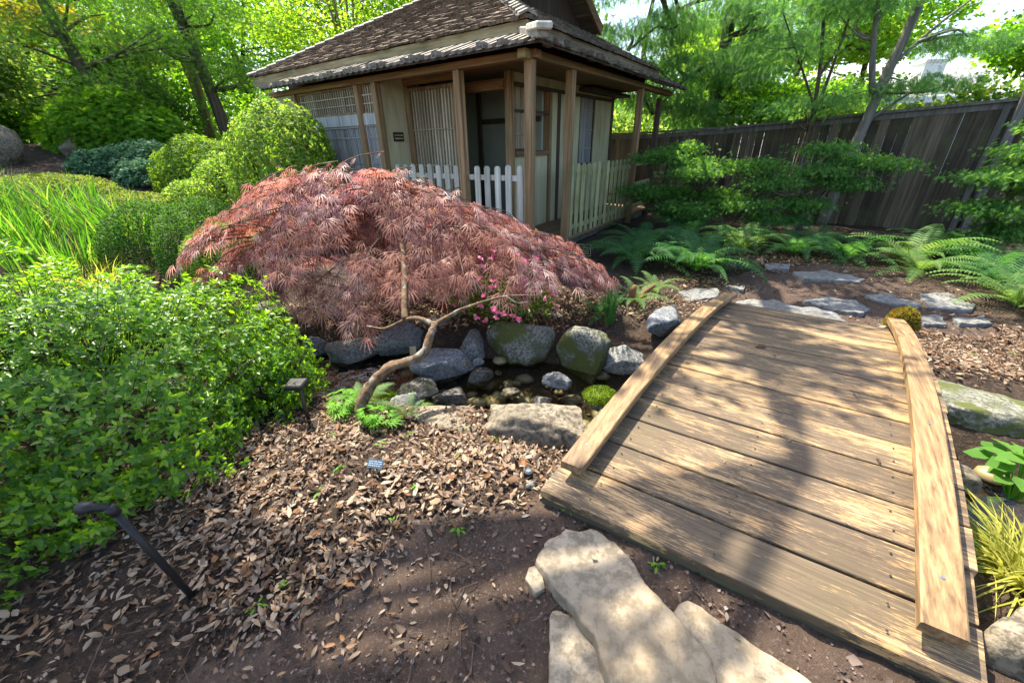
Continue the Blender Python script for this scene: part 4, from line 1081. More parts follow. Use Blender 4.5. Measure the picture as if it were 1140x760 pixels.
# rusty stems
m_ = MB()
t = thing('fern_stump', 'rusty brown shaggy fern trunk on the far bank by the bridge', 'stump', (1.26,3.86,Hs(1.26,3.86)))
m_.tube(curve([(0,0,-.03),(-.02,0,.1),(.0,.0,.2)], 6), [.05,.045,.04,.036,.03,.02], 8, .5); m_.tube(curve([(.06,0,-.02),(.10,.0,.1),(.2,0,.2)], 6), [.035,.032,.03,.027,.022,.015], 8, .5)
m_.build('trunk', plain('rusty_fern_trunk', (.16,.075,.03), .95), t, smooth=True)

# ------------------------------------------------------------------ broad-leaf plant, seedlings, flowers
def broad(name, label, cat, base, n, size, h, mat, seed, tmpl=LEAFW, group=None, z=None):
    r = np.random.default_rng(seed); z = Hs(*base) if z is None else z
    t = thing(name, label, cat, (base[0], base[1], z), 0, group)
    a = r.uniform(0, 6.28, n); q = np.sqrt(r.random(n))*h*.8
    P = np.stack([q*np.cos(a), q*np.sin(a), h*(.55+.45*r.random(n))-q*.25], -1)
    yd = np.stack([np.cos(a), np.sin(a), r.uniform(-.3,.2,n)], -1); up = np.tile([0,0,1.], (n,1))+r.normal(size=(n,3))*.25
    V, F = place(tmpl, P-unit(yd)*size*.4, yd, up, size*r.uniform(.7,1.2,n)); mesh_np('leaves', V, F, M[mat], t)
    m_ = MB()
    for p in P[:min(n, 26)]: m_.tube([(p[0]*.15, p[1]*.15, -.02), tuple(p*np.array([.6,.6,.75])), tuple(p)], [size*.03]*3, 4)
    m_.build('stems', M['seedling'], t); return t
broad('leafy_plant', 'light green broad leaved plant beyond the downstream rail', 'plant', (2.50,1.42), 34, .10, .24, 'hosta', 70, LEAF4B, z=-.02)
broad('leafy_plant', 'green nettle like plant at the litter edge above the big boulder', 'plant', (3.95,2.4), 40, .11, .17, 'hosta', 71)
broad('lime_plant', 'lime green lobed plant at the foot of the crooked trunk', 'plant', (-.84,1.98), 26, .07, .16, 'seedling', 72, PALMW)
broad('lime_plant', 'lime green lobed plant on the shrub side of the crooked trunk', 'plant', (-1.10,2.12), 30, .07, .17, 'seedling', 73, PALMW)
k = 0
for (x, y) in ((-1.0,.93),(-.93,1.0),(-.55,1.25),(-.3,1.62),(-1.05,1.85),(-.75,1.75),(-.48,1.42),(.24,1.28),(-.9,1.55),(-.25,1.2),(-.62,1.9),(3.6,2.7),(4.1,2.85),(.55,1.0),(-.95,1.42),(-.12,1.85)):
    broad('seedling', 'tiny green seedling sprouting from the dry leaf litter', 'seedling', (x, y), 7, .028, .035, 'seedling', 80+k, LEAF4, 'seedlings in the leaf litter'); k += 1
t = thing('flowering_shrub', 'low green shrub with pink blossoms under the hanging maple', 'shrub', (-.05,3.55,Hs(-.05,3.55)))
P, N = fuzzy((0,0,.25), (.42,.25,.36), 1300, 71, .5, .25); r = np.random.default_rng(5)
V, F = place(LEAF2, P, unit(N+rdir(len(P), r)), rdir(len(P), r), .055*r.uniform(.6,1.2,len(P))); mesh_np('foliage', V, F, M['shrub'], t)
P, N = fuzzy((0,-.22,.40), (.46,.34,.42), 80, 72, .15, .2); k = []
for p, n_ in zip(P, N):
    for q in range(5):
        k.append((p, unit(n_*.5+rdir(1, r)[0]), n_))
V, F = place(LEAFW, np.array([a for a, b, c in k]), np.array([b for a, b, c in k]), np.array([c for a, b, c in k]), np.full(len(k), .04)); mesh_np('blossoms', V, F, M['pink'], t)

# ------------------------------------------------------------------ red laceleaf maple
def red_maple():
    t = thing('laceleaf_maple', 'spreading bronze red laceleaf maple with a crooked trunk over the stream', 'maple', (-.84,2.03,Hs(-.84,2.03)))
    o0 = np.array([-.84,2.03,Hs(-.84,2.03)])
    L = lambda pts: [tuple(np.array(p)-o0) for p in pts]
    tr = MB()
    main = L([(-.93,2.06,-.08),(-.96,2.06,.12),(-.88,2.12,.27),(-.78,2.2,.345),(-.60,2.32,.365),(-.545,2.42,.47),(-.52,2.5,.52)])
    tr.tube(curve(main, 26), np.linspace(.040,.022,26), 10, .5)
    tr.tube(curve(L([(-.53,2.48,.51),(-.62,2.54,.53),(-.74,2.62,.50),(-.96,2.75,.37),(-1.13,2.85,.35)]), 16), np.linspace(.021,.008,16), 8, .2)
    tr.tube(curve(L([(-.53,2.49,.51),(-.42,2.55,.55),(-.32,2.6,.585),(-.04,2.75,.61),(.24,2.85,.57)]), 14), np.linspace(.019,.004,14), 8, .25)
    tr.tube(curve(L([(-.04,2.75,.61),(.04,2.74,.56),(.13,2.76,.56)]), 6), np.linspace(.009,.003,6), 6, .2)
    tr.tube(curve(L([(-.76,2.64,.50),(-.77,2.66,.52),(-.79,2.8,.62),(-.84,3.1,.80),(-.95,3.5,1.0)]), 12), np.linspace(.026,.018,12), 8, .2)
    tr.build('trunk', M['maplebark'], t, smooth=True)
    # layered sprays: each is a flat fan of leaves that slopes outward and hangs at its tip
    r = np.random.default_rng(3); br_ = MB(); P = []; YD = []; UP = []; S = []
    hx = lambda x: np.interp(x, [-3.0,-2.75,-2.4,-1.9,-1.5,-1.0,-.55,-.05,.4,.8,1.05], [.70,.95,1.19,1.32,1.39,1.29,1.16,1.0,.79,.57,.39])
    zf = lambda x: np.interp(x, [-3.0,-2.5,-2.1,-1.7,-1.2,-1.0,-.8,-.34,.2,.6,.9], [.55,.46,.38,.30,.30,.38,.58,.54,.54,.46,.30])
    yc, xc = 3.75, -1.1
    def surf(x, y):
        t = (y-yc)/(.95 if y < yc else 1.0)
        return float(hx(x)-(hx(x)-zf(x))*min(1.0, abs(t)**1.9))
    n_s = 0
    while n_s < 275:
        x = r.uniform(-2.95, 1.05); y = yc+r.uniform(-.95, .9)
        if ((x-(-.95))/2.05)**2+((y-yc)/1.0)**2 > 1.05: continue
        if y > yc+.25 and r.random() < .5: continue
        lay = r.choice([0, 0, .12, .26, .40, .52]); z = surf(x, y)+.02*r.normal()-lay
        if z < zf(x)-.03: continue
        n_s += 1
        e = 1e-2; gxx = (surf(x+e, y)-surf(x-e, y))/(2*e); gyy = (surf(x, y+e)-surf(x, y-e))/(2*e)
        out = np.array([-gxx*.8+(x-xc)*.55, -gyy*.8+(y-yc)*.55, 0]) + np.append(r.normal(size=2)*.22, 0); out = unit(out)
        slope = .18+.30*min(1.4, abs(gxx)+abs(gyy))+r.normal()*.10
        d3 = unit(out+np.array([0, 0, -slope])); side = np.array([-out[1], out[0], 0]); nrm = np.cross(side, d3); nrm = nrm*np.sign(nrm[2])
        tip = np.array([x, y, z]); L = r.uniform(.40, .65); root = tip-d3*L+np.array([0, 0, -.03])
        mid = (tip+root)/2+nrm*.05
        br_.tube([tuple(np.array(p)-o0) for p in curve([tuple(root), tuple(mid), tuple(tip)], 6)], np.linspace(.006, .0018, 6), 4)
        if n_s % 4 == 0:
            c0 = np.array([xc+.35*(x-xc), yc+.35*(y-yc), .62+.3*r.random()])
            br_.tube([tuple(np.array(p)-o0) for p in curve([tuple(c0), tuple((c0+root)/2+np.array([0,0,.05])), tuple(root)], 7)], np.linspace(.013, .006, 7), 5)
        for k in range(17):
            tt = r.random()**.7; w = .19*(1.05-.55*tt); sd = r.uniform(-1, 1)
            p = root+(tip-root)*tt+nrm*(.05*4*tt*(1-tt))+side*sd*w+nrm*r.normal()*.012+np.array([0,0,-.05*abs(sd)*w/.19])
            P.append(p); YD.append(d3+side*sd*.8+np.array([0,0,-.10-.25*tt])+r.normal(size=3)*.14); UP.append(nrm+r.normal(size=3)*.16); S.append(.155*r.uniform(.6,1.15))
    V, F = place(PALM, np.array(P)-o0, np.array(YD), np.array(UP), np.array(S))
    mesh_np('crown', V, F, M['red'], t)
    br_.build('twigs', M['maplebark'], t)
red_maple()

# ------------------------------------------------------------------ trees
def clumps(blobs, n, per, size, seed, tmpl=LEAFW, csz=.3, up=.4, hang=0.0, flat=1.0, shell=.55):
    """leaves in many small clumps through the outer part of several ellipsoids"""
    r = np.random.default_rng(seed); vol = np.array([b[1][0]*b[1][1]*b[1][2] for b in blobs])**.67; vol /= vol.sum(); parts = []
    ctr = []
    for (c, rad_), w in zip(blobs, vol):
        m = max(3, int(n*w)); d = rdir(m, r); q = shell+(1-shell)*r.random(m)
        ctr.append(np.array(c)+d*q[:, None]*np.array(rad_)*(1+.12*r.normal(size=(m, 1))))
    ctr = np.concatenate(ctr); m = len(ctr)
    cs = csz*r.uniform(.6,1.4,(m,1,1)); off = r.normal(size=(m, per, 3))*cs*np.array([1,1,.55*flat])
    P = (ctr[:, None, :]+off).reshape(-1, 3); N = len(P)
    yd = unit(off.reshape(-1,3)*np.array([1,1,.4])+rdir(N, r)*.25+np.array([0,0,-hang])); u = unit(np.array([0,0,up])+rdir(N, r)*.7)
    return place(tmpl, P, yd, u, size*r.uniform(.6,1.3,N))
def tree(name, label, base, stems, blobs, n, per, size, mat, seed, bark='bark', group=None, limbs=True, z=None, **k):
    """stems: list of (points, r0, r1) relative to the base; blobs relative to the base"""
    x, y = base; z = Hs(x, y) if z is None else z
    t = thing(name, label, 'tree', (x, y, z), 0, group)
    m_ = MB(); r = random.Random(seed)
    for pts, r0, r1 in stems: 
        nn = 14; m_.tube(curve(pts, nn), np.linspace(r0, r1, nn), 9, .12)
    if limbs:
        sp = [p for pts, _, _ in stems for p in curve(pts, 12)[3:]]
        for c, rd in blobs:
            for q in range(3):
                e = (c[0]+r.uniform(-.6,.6)*rd[0], c[1]+r.uniform(-.6,.6)*rd[1], c[2]+r.uniform(-.4,.6)*rd[2])
                s0 = min(sp, key=lambda p: (p[0]-e[0])**2+(p[1]-e[1])**2+2.5*(p[2]+.4-e[2])**2)
                md = tuple((a+b)/2+r.uniform(-.15,.15) for a, b in zip(s0, e))
                rr = min(.045, stems[0][1]*.28); m_.tube(curve([s0, md, e], 8), np.linspace(rr, rr*.25, 8), 6, .15)
    m_.build('trunk', M[bark], t, smooth=True)
    V, F = clumps(blobs, n, per, size, seed, **k)
    mesh_np('crown', V, F, M[mat], t)
    return t
def rblobs(seed, n, c, ext, rr):
    r = random.Random(seed); return [((c[0]+r.uniform(-1,1)*ext[0], c[1]+r.uniform(-1,1)*ext[1], c[2]+r.uniform(-1,1)*ext[2]), tuple(q*r.uniform(.7,1.25) for q in rr)) for _ in range(n)]
# left background
tree('conifer_tree', 'dark green conifer with a leaning brown trunk behind the blue junipers', (-9.7,11.4), [([(0,0,-.3),(-.25,.1,1.2),(-.75,.2,3),(-1.0,.2,6),(-1.0,.3,9)],.16,.07)],
     [((-.9,-.2,2.6),(1.1,1,.55)),((.5,-.1,1.55),(.9,.8,.42)),((.1,.3,3.3),(1.2,1,.5)),((-1.8,.2,3.9),(1.0,.9,.5)),((-2.2,0,1.5),(.9,.8,.5)),((-.6,.1,4.9),(1.3,1.1,.6)),((1.3,.5,2.5),(.9,.8,.45))], 520, 22, .17, 'pinegreen', 201, tmpl=FEATHER, csz=.2)
tree('conifer_tree', 'tall straight dark trunked conifer between the laceleaf mound and the roof', (-8.15,13.2), [([(0,0,-.3),(-.15,0,1.5),(-.5,.1,3.6),(-1.1,.2,6.5),(-1.5,.2,11)],.17,.09)],
     [((.9,-.3,2.0),(1.1,.9,.4)),((-1.3,0,2.7),(1.1,.9,.45)),((.4,.2,3.4),(1.3,1,.45)),((-1.6,.2,4.1),(1.2,1,.5)),((.3,.1,4.6),(1.4,1,.5))], 460, 22, .18, 'pinegreen', 202, tmpl=FEATHER, csz=.22)
fan = lambda h, k, s: [([(.08*i,0,-.3),(.1*i+.05,0,h*.35),(s*i*.5,.1*i,h*.7),(s*i,.15*i,h)],.06,.025) for i in k]
tree('slender_tree', 'many stemmed tan tree fanning upward beside the tall dark trunk', (-10.4,15.8), fan(5.5,(-2,-1,0,1),.42), rblobs(3,8,(-.4,.2,4.2),(1.8,.8,1.6),(1.1,.8,.5)), 320, 24, .11, 'bright', 203, 'barkyel', csz=.3)
tree('slender_tree', 'many stemmed yellow green tree rising behind the roof ridge', (-5.6,17.2), fan(8,(-2,-1,0,1,2),.5), rblobs(4,10,(-.2,.2,4.8),(2.6,.8,1.7),(1.3,.8,.5)), 400, 24, .115, 'yellowgreen', 204, 'barkyel', csz=.32)
tree('maple_tree', 'amber leaved maple spreading at the outer edge of the left shrubbery', (-14.3,14.2), [([(0,0,-.3),(.1,0,1),(.3,0,2.4),(.6,0,4)],.14,.05)], rblobs(5,8,(.4,-.2,2.7),(1.8,1,.8),(1.2,.9,.35)), 420, 26, .13, 'amber', 205, csz=.26, flat=.6)
tree('leafy_tree', 'pale leaved low tree over the grey boulder', (-12.6,10.6), [([(0,0,-.3),(.1,0,.5),(.1,0,1.4)],.09,.04)], rblobs(6,6,(.2,0,1.5),(1.2,.6,.5),(.9,.7,.45)), 380, 24, .11, 'palebush', 206, csz=.22)
tree('leafy_tree', 'dense dark evergreen filling the gap below the leaning conifer', (-11.2,13.4), [([(0,0,-.3),(0,0,1),(0,0,2.4)],.12,.05)], rblobs(7,8,(0,0,1.4),(1.6,.6,.9),(1.0,.8,.6)), 380, 24, .12, 'pinegreen', 207, csz=.25)
BACK = [(-19.5,17.5,'bright','bright green tree at the far outer edge of the wood'),(-15.5,19.5,'yellowgreen','sunlit yellow green tree behind the amber maple'),(-11.5,20.5,'bright','bright tree standing behind the leaning conifer'),(-7.2,21.5,'yellowgreen','sunlit tree behind the two fanning stems'),
 (-2.8,21.0,'bright','bright green tree over the middle of the roof'),(1.6,19.5,'yellowgreen','yellow green tree behind the roof corner'),(5.6,19.0,'bright','leafy tree beyond the conifer branches'),(-24,22,'bright','tree at the very edge of the wood, beyond the amber maple')]
for i, (x, y, m, l) in enumerate(BACK):
    h = .30*y+1.5
    tree('leafy_tree', l, (x, y), [([(0,0,-.3),(.1,0,h*.35),(-.2,0,h*.7),(.1,0,h)],.2,.05),([(0,0,h*.3),(.8,0,h*.6),(1.4,0,h*.9)],.1,.03)], rblobs(20+i,13,(0,0,h*.48),(2.8,1.0,h*.36),(1.5,1.0,.8)), 560, 24, .13, m, 210+i, csz=.38)
tree('leafy_tree', 'dark undergrowth tree filling below the canopy behind the azaleas', (-14.2,17.0), [([(0,0,-.3),(0,0,1.5),(0,0,3)],.12,.05)], rblobs(40,8,(0,0,1.3),(3.0,.8,.9),(1.3,1,.8)), 340, 24, .15, 'bright', 240, csz=.3)
tree('leafy_tree', 'shaded undergrowth tree behind the tall pale azalea', (-6.8,16.2), [([(0,0,-.3),(0,0,1.5),(0,0,3)],.12,.05)], rblobs(41,8,(0,0,1.0),(2.4,.8,.9),(1.2,1,.7)), 420, 26, .15, 'bright', 241, csz=.3)

tree('leafy_tree', 'low bright thicket tree closing the gap under the pale leaved tree', (-16.5,13.0), [([(0,0,-.3),(0,0,.8),(0,0,1.8)],.1,.05)], rblobs(42,7,(0,0,.9),(2.2,.8,.7),(1.2,1,.6)), 420, 24, .15, 'bright', 242, csz=.3)
tree('leafy_tree', 'shady thicket tree at the far outer edge behind the ground cover', (-21,16), [([(0,0,-.3),(0,0,.8),(0,0,1.8)],.1,.05)], rblobs(43,9,(0,0,.9),(3.0,.8,.9),(1.4,1,.7)), 420, 24, .18, 'bright', 243, csz=.35)
SHD = []
def over(gx_, gy_, h, rx, ry, rz2):  # sets an unseen bough up the sun line from the ground it shades
    h = h*.68; k = 1/math.tan(rad(SUN_EL)); return ((gx_+math.sin(rad(SUN_AZ))*k*h, gy_+math.cos(rad(SUN_AZ))*k*h, h), (rx, ry, rz2))
ob = [over(-1.0,.45,8,.6,.35,.3), over(-1.35,.75,8.2,.45,.3,.25), over(.25,.40,8.2,.4,.15,.25), over(1.95,2.1,8.6,.30,.45,.2), over(.95,2.15,8.0,.18,.25,.2), over(2.1,3.0,8.2,.25,.25,.2), over(2.5,3.2,8.3,.6,.3,.25),
      over(-1.75,1.0,8.0,.4,.3,.25), over(3.8,5.0,7.6,1.2,.5,.3), over(2.4,6.2,7.8,1.1,.9,.4), over(5.2,6.4,7.4,1.3,.8,.4), over(4.6,7.9,7.2,.9,.5,.4), over(6.6,5.6,7.4,.7,.6,.4),
      over(6.2,3.3,7.6,.9,.6,.3), over(-2.8,4.9,9,.5,.3,.2), over(3.9,3.9,8,.5,.3,.2)]
OX, OY = -1.2, 14.2
SHADOW_LIMB = [(.1,-.9,5.3)]+[(c[0][0]-OX, c[0][1]-OY, c[0][2]) for c in (over(3.0,5.2,8.2,0,0,0), over(2.15,2.95,8.5,0,0,0), over(1.66,1.85,8.8,0,0,0), over(1.38,1.20,9.1,0,0,0))]  # added limb, laid to cast a trunk-like shadow across the deck
ob = [((c[0]-OX, c[1]-OY, c[2]), rd) for c, rd in ob]
tree('added_shade_tree', 'tall tree behind the tea house whose high boughs throw dappled shade', (OX, OY), [([(0,0,-.3),(.1,-.2,2.5),(0,-.6,4.4),(.2,-1.2,6.2)],.24,.10), (SHADOW_LIMB,.17,.05)], ob, 1100, 26, .10, 'bough', 301, csz=.17, shell=.1, z=0)  # added tree, crown out of view and shaped for the dapples below
P = []; r = np.random.default_rng(55)
for i in range(2300):
    x = r.uniform(-42, 17); y = 27+r.uniform(0, 6)+.04*abs(x); hgt = 6.6+1.8*math.sin(.5*x)+1.2*math.sin(1.3*x+1)
    P.append((x, y, Hs(x, y)+r.uniform(.0, 1)*hgt))
P = np.repeat(np.array(P), 16, 0); P = P+r.normal(size=P.shape)*np.array([.55,.5,.4]); n = len(P)
V, F = place(LEAFW, P, rdir(n, r), rdir(n, r)*.7+np.array([0,0,.5]), .30*r.uniform(.6,1.3,n))
o = mesh_np('far_woods', V, F, M['far']); tag(o, kind='stuff')
# right background
tree('conifer_tree', 'large blue green conifer with long branches beside the tea house roof', (5.2,11.6), [([(0,0,-.3),(0,0,2),(.05,0,5),(.1,0,9)],.2,.08),([(0,0,4.6),(-1.2,-.3,4.3),(-2.4,-.5,3.5)],.05,.02),([(0,0,3.4),(-1,-.5,2.9),(-1.7,-.6,2.2)],.05,.02)],
     [((-2.0,-.4,3.9),(1.4,.8,.35)),((-1.1,-.4,3.2),(1.3,.8,.35)),((-1.5,-.5,2.55),(1.1,.8,.3)),((-.3,-.5,2.2),(1.1,.8,.3)),((.3,-.3,3.0),(1.2,.8,.35)),((-.4,0,4.3),(1.6,.9,.4)),((1.2,-.1,3.8),(1.0,.8,.4)),((-2.6,-.3,4.9),(1.2,.9,.4))], 760, 22, .20, 'conifer', 251, tmpl=FEATHER, csz=.2, flat=.5, hang=.4)
tree('maple_tree', 'airy yellow green maple behind the fence, framed by thin stems', (8.3,13.6), [([(0,0,-.3),(.1,0,2),(0,0,4),(.2,0,6)],.12,.05),([(0,0,1.5),(.8,0,3.4),(1.5,0,4.8)],.07,.03)], rblobs(51,12,(0,0,3.9),(2.6,1,1.5),(1.1,.9,.4)), 560, 24, .12, 'yellowgreen', 252, csz=.28, flat=.6)
tree('maple_tree', 'yellow green maple over the neighbour roof edge behind the fence', (11.6,15.4), [([(0,0,-.3),(.1,0,2),(0,0,4),(.2,0,6)],.12,.05)], rblobs(52,9,(-.6,0,4.4),(1.6,1,1.2),(1.1,.9,.4)), 330, 24, .13, 'bright', 253, csz=.28, flat=.6)
tree('leafy_tree', 'sunlit shrubby tree just over the fence beside the conifer', (7.0,11.3), [([(0,0,-.3),(.1,0,1),(0,0,2.3)],.07,.03)], rblobs(53,7,(0,0,2.1),(1.8,.4,.45),(.8,.6,.4)), 320, 24, .11, 'bright', 254, csz=.22)
tree('leafy_tree', 'sunlit tree seen through the open end of the porch', (2.2,14.6), [([(0,0,-.3),(.1,0,1),(0,0,2.6)],.08,.03)], rblobs(54,8,(0.4,0,1.9),(1.6,.6,.9),(.9,.7,.5)), 360, 24, .12, 'palebush', 255, csz=.25)
tree('slender_tree', 'thin dark tree with several upright stems in front of the fence', (5.85,8.75), [([(0,0,-.2),(-.02,0,1.0),(.02,0,1.9),(-.1,0,2.9),(-.5,0,4.4)],.06,.02),([(.02,0,1.9),(.15,0,2.8),(.25,0,4.6)],.035,.015),([(-.02,0,2.2),(-.5,0,2.9),(-1.0,0,3.6)],.022,.01)],
     [((-.2,-.2,2.2),(1.0,.5,.16)),((.7,-.1,2.35),(.9,.5,.14)),((-.9,0,3.1),(1.0,.6,.3)),((.2,0,3.9),(1.2,.9,.4))], 260, 20, .16, 'conifer', 256, 'bark', tmpl=FEATHER, csz=.2, flat=.5, hang=.25)
tree('conifer_tree', 'pale grey trunked tree leaning before the fence with feathery boughs', (6.38,8.35), [([(0,0,-.2),(.12,0,.8),(.22,0,1.6),(.35,.0,2.6),(.5,0,3.8),(.55,0,7.5)],.105,.06),([(.2,0,2.3),(-.05,0,3.0),(-.35,0,4.2)],.055,.03),([(.35,0,2.7),(.9,-.1,3.3),(1.4,-.1,3.7)],.03,.012)],
     [((1.3,-.2,3.0),(.8,.5,.16)),((1.0,-.2,2.45),(.8,.5,.13)),((-.5,0,3.6),(.8,.6,.2))], 170, 18, .17, 'conifer', 257, 'barkgrey', tmpl=FEATHER, csz=.17, flat=.4, hang=.25)
tree('leafy_tree', 'green tree hanging in over the neighbour house beyond the fence', (9.9,8.6), [([(0,0,-.2),(0,0,2),(-.1,0,4.5)],.12,.05)], [((-.6,-.2,3.1),(.9,.7,.3)),((-.2,-.2,2.75),(.8,.7,.2))], 200, 24, .09, 'bright', 258, csz=.2, flat=.6)
# layered cypresses by the fence
def pads(seed, n, c, ext, rr):
    r = random.Random(seed); out = []
    for i in range(n):
        x = c[0]+r.uniform(-1,1)*ext[0]; y = c[1]+r.uniform(-1,1)*ext[1]; z = c[2]+r.uniform(-1,1)*ext[2]
        out.append(((x, y, z), (rr[0]*r.uniform(.7,1.3), rr[1]*r.uniform(.7,1.2), rr[2])))
    return out
tree('cypress_shrub', 'dark layered cypress filling the corner beside the last porch post', (3.55,8.1), [([(0,0,-.2),(.1,-.1,.5),(.0,-.1,1.0),(-.1,0,1.6)],.05,.02)], pads(61,13,(-.15,-.35,.85),(1.0,.5,.6),(.36,.30,.10)), 420, 40, .068, 'hinoki', 261, tmpl=FAN, csz=.13, flat=.5, shell=.2, limbs=True)
tree('cypress_shrub', 'bright tipped layered cypress spreading before the fence middle', (5.3,7.5), [([(0,0,-.2),(.05,0,.35),(-.05,0,.7),(.1,0,1.15)],.09,.03)], [((-.9,-.3,.95),(.55,.4,.07)),((-.3,-.35,.62),(.5,.4,.06)),((-.1,-.3,1.12),(.5,.4,.07)),((.5,-.3,1.25),(.5,.4,.07)),((.95,-.35,1.22),(.42,.35,.05)),((.35,-.4,.92),(.5,.4,.06)),((-1.2,-.3,.62),(.45,.4,.06)),((-.65,-.4,.38),(.45,.35,.06)),((.1,-.1,1.45),(.4,.35,.06))], 440, 40, .062, 'hinoki', 262, tmpl=FAN, csz=.12, flat=.6, shell=.1, hang=.25, bark='barkgrey')
tree('cypress_shrub', 'layered cypress at the edge of the view over the ferns', (7.05,5.85), [([(0,0,-.2),(.05,0,.5),(-.05,0,1.0),(.1,0,1.6)],.08,.03)], [((-.55,-.2,1.12),(.5,.4,.07)),((-.6,-.3,.72),(.45,.4,.06)),((-.2,-.2,1.42),(.45,.4,.06)),((.2,-.3,.95),(.5,.4,.06)),((-.1,-.35,.45),(.5,.4,.06)),((.3,0,1.7),(.5,.4,.07)),((-.75,-.3,.32),(.35,.3,.05)),((-.35,-.3,1.15),(.5,.4,.07)),((-.1,-.2,.7),(.6,.4,.07)),((.2,-.2,1.3),(.6,.4,.08)),((.3,-.3,.4),(.6,.4,.08))], 440, 40, .06, 'hinoki', 263, tmpl=FAN, csz=.12, flat=.6, shell=.1, hang=.25, bark='barkgrey')
# vine along the top of the fence
vx, vy = hw(6.25, -6.2)
t = thing('climbing_vine', 'broad leaved vine tumbling over the top of the fence near the tall post', 'vine', (vx, vy, 0))
r = np.random.default_rng(9); n = 2600
s = r.uniform(-2.6,3.6,n); hgt = 2.05+.17*np.sin(2*s)+r.normal(size=n)*.10+.05*np.sin(7*s)
ax_ = np.array([math.cos(AU+math.pi/2), math.sin(AU+math.pi/2)])
P = np.stack([ax_[0]*s+r.normal(size=n)*.12, ax_[1]*s+r.normal(size=n)*.12+.1, hgt], -1)
V, F = place(LEAFW, P, rdir(n, r)+np.array([0,0,.1]), rdir(n, r)+np.array([0,0,.8]), .10*r.uniform(.6,1.3,n)); mesh_np('foliage', V, F, M['azpale'], t)
m_ = MB(); m_.tube(curve([(ax_[0]*q, ax_[1]*q+.1, 1.95+.1*math.sin(2*q)) for q in np.linspace(-2.6,3.6,8)], 24), [.012]*24, 5); m_.tube(curve([(0,.15,0),(.05,.12,1),(0,.1,1.9)], 8), [.02]*8, 5)
m_.build('stems', M['bark'], t)

# ------------------------------------------------------------------ neighbour house beyond the fence
nh = thing('neighbour_house', 'white neighbour house with grey roof and chimney beyond the fence', 'house', (15.5,17.5,0), rad(-8))
MB().box((-4.2,-1.5,-.2), (9,5,2.75)).build('wall', M['white'], nh)
MB().hexa([(-4.6,-2.1,2.70),(9.4,-2.1,2.70),(9.4,2,4.15),(-3.6,2,4.15),(-4.6,-2.1,2.80),(9.4,-2.1,2.80),(9.4,2,4.27),(-3.6,2,4.27)]).build('roof', M['greyroof'], nh)
MB().box((-4.6,-2.14,2.62), (9.4,-2.103,2.79)).build('gutter', M['white'], nh)
MB().box((-1.0,-1.4,2.4), (-.35,-.7,3.85)).box((-1.05,-1.45,3.853), (-.30,-.65,3.93)).build('chimney', M['white'], nh)
MB().tube([(1.5,-.6,3.2),(1.5,-.6,3.45)], [.1,.1], 10).tube([(1.5,-.6,3.453),(1.5,-.6,3.5)], [.16,.12], 10).build('roof_vent', M['black'], nh)

# ------------------------------------------------------------------ garden lamps, tags
lp = thing('path_lamp', 'black angled spotlight on a tilted stake before the big azalea', 'lamp', (-1.28,.98,Hs(-1.28,.98)))
MB().tube([(.0,0,-.05),(-.055,0,.25),(-.10,.0,.475)], [.0125,.0125,.012], 10).build('stake', M['black'], lp, smooth=True)
MB().tube([(-.096,0,.465),(-.108,0,.50)], [.017,.017], 10).build('knuckle', M['black'], lp, smooth=True)
hd = MB().tube([(-.105,0,.495),(-.15,-.008,.507),(-.153,-.008,.507),(-.19,-.014,.512)], [.012,.014,.020,.021], 12).build('lamp_head', M['black'], lp, smooth=True)
MB().tube([(-.1905,-.0141,.512),(-.194,-.015,.5125)], [.017,.017], 12).build('lens', M['lens'], hd)
lp = thing('path_lamp', 'dark bronze stake lamp with a square head beside the azalea shoots', 'lamp', (-1.30,2.06,Hs(-1.3,2.06)))
MB().tube([(.0,0,-.05),(.01,-.02,.12),(.02,-.03,.27)], [.012,.012,.011], 8).build('stake', M['bronze'], lp, smooth=True)
MB().box((-.05,-.08,.27), (.06,.02,.305)).build('lamp_head', M['black'], lp, bevel=.008)
lp = thing('ground_lamp', 'small round black ground lamp beside the bridge corner', 'lamp', (.07,1.50,Hs(.07,1.5)))
MB().tube([(0,0,-.04),(0,0,.045),(0,0,.05)], [.024,.024,.021], 16).build('housing', M['black'], lp)
MB().tube([(0,0,.0502),(0,0,.055)], [.014,.012], 14).build('lens', M['lens'], lp)
sg = thing('plant_tag', 'tilted blue grey plant name tag in the leaf litter', 'plant tag', (-.70,1.53,Hs(-.7,1.53)), rad(-12))
pl = MB().box((-.042,-.002,-.022), (.042,.002,.022)).build('plate', M['tagblue'], sg); pl.location = (0,0,.07); pl.rotation_euler = (rad(-48),0,0)
k = MB()
for z in (.010,0,-.010):
    u = -.034
    while u < .03:
        w = R_.uniform(.003,.008); k.box((u,-.0032,z-.0025), (u+w,-.0022,z+.0025)); u += w+R_.choice([.0015,.002,.005])
k.build('lettering', M['taglight'], pl)
MB().box((-.005,.003,-.05), (.005,.007,.07)).build('stake', M['black'], sg)
o = MB().box((-.028,-.008,-.06), (.028,.008,.17)).build('wooden_stake', M['stake'], None, bevel=.003); o.location = (-.88,3.10,-.14); o.rotation_euler = (-.1,.06,.1)
tag(o, 'pale wooden marker stake at the water edge before the slanted boulder', 'stake')

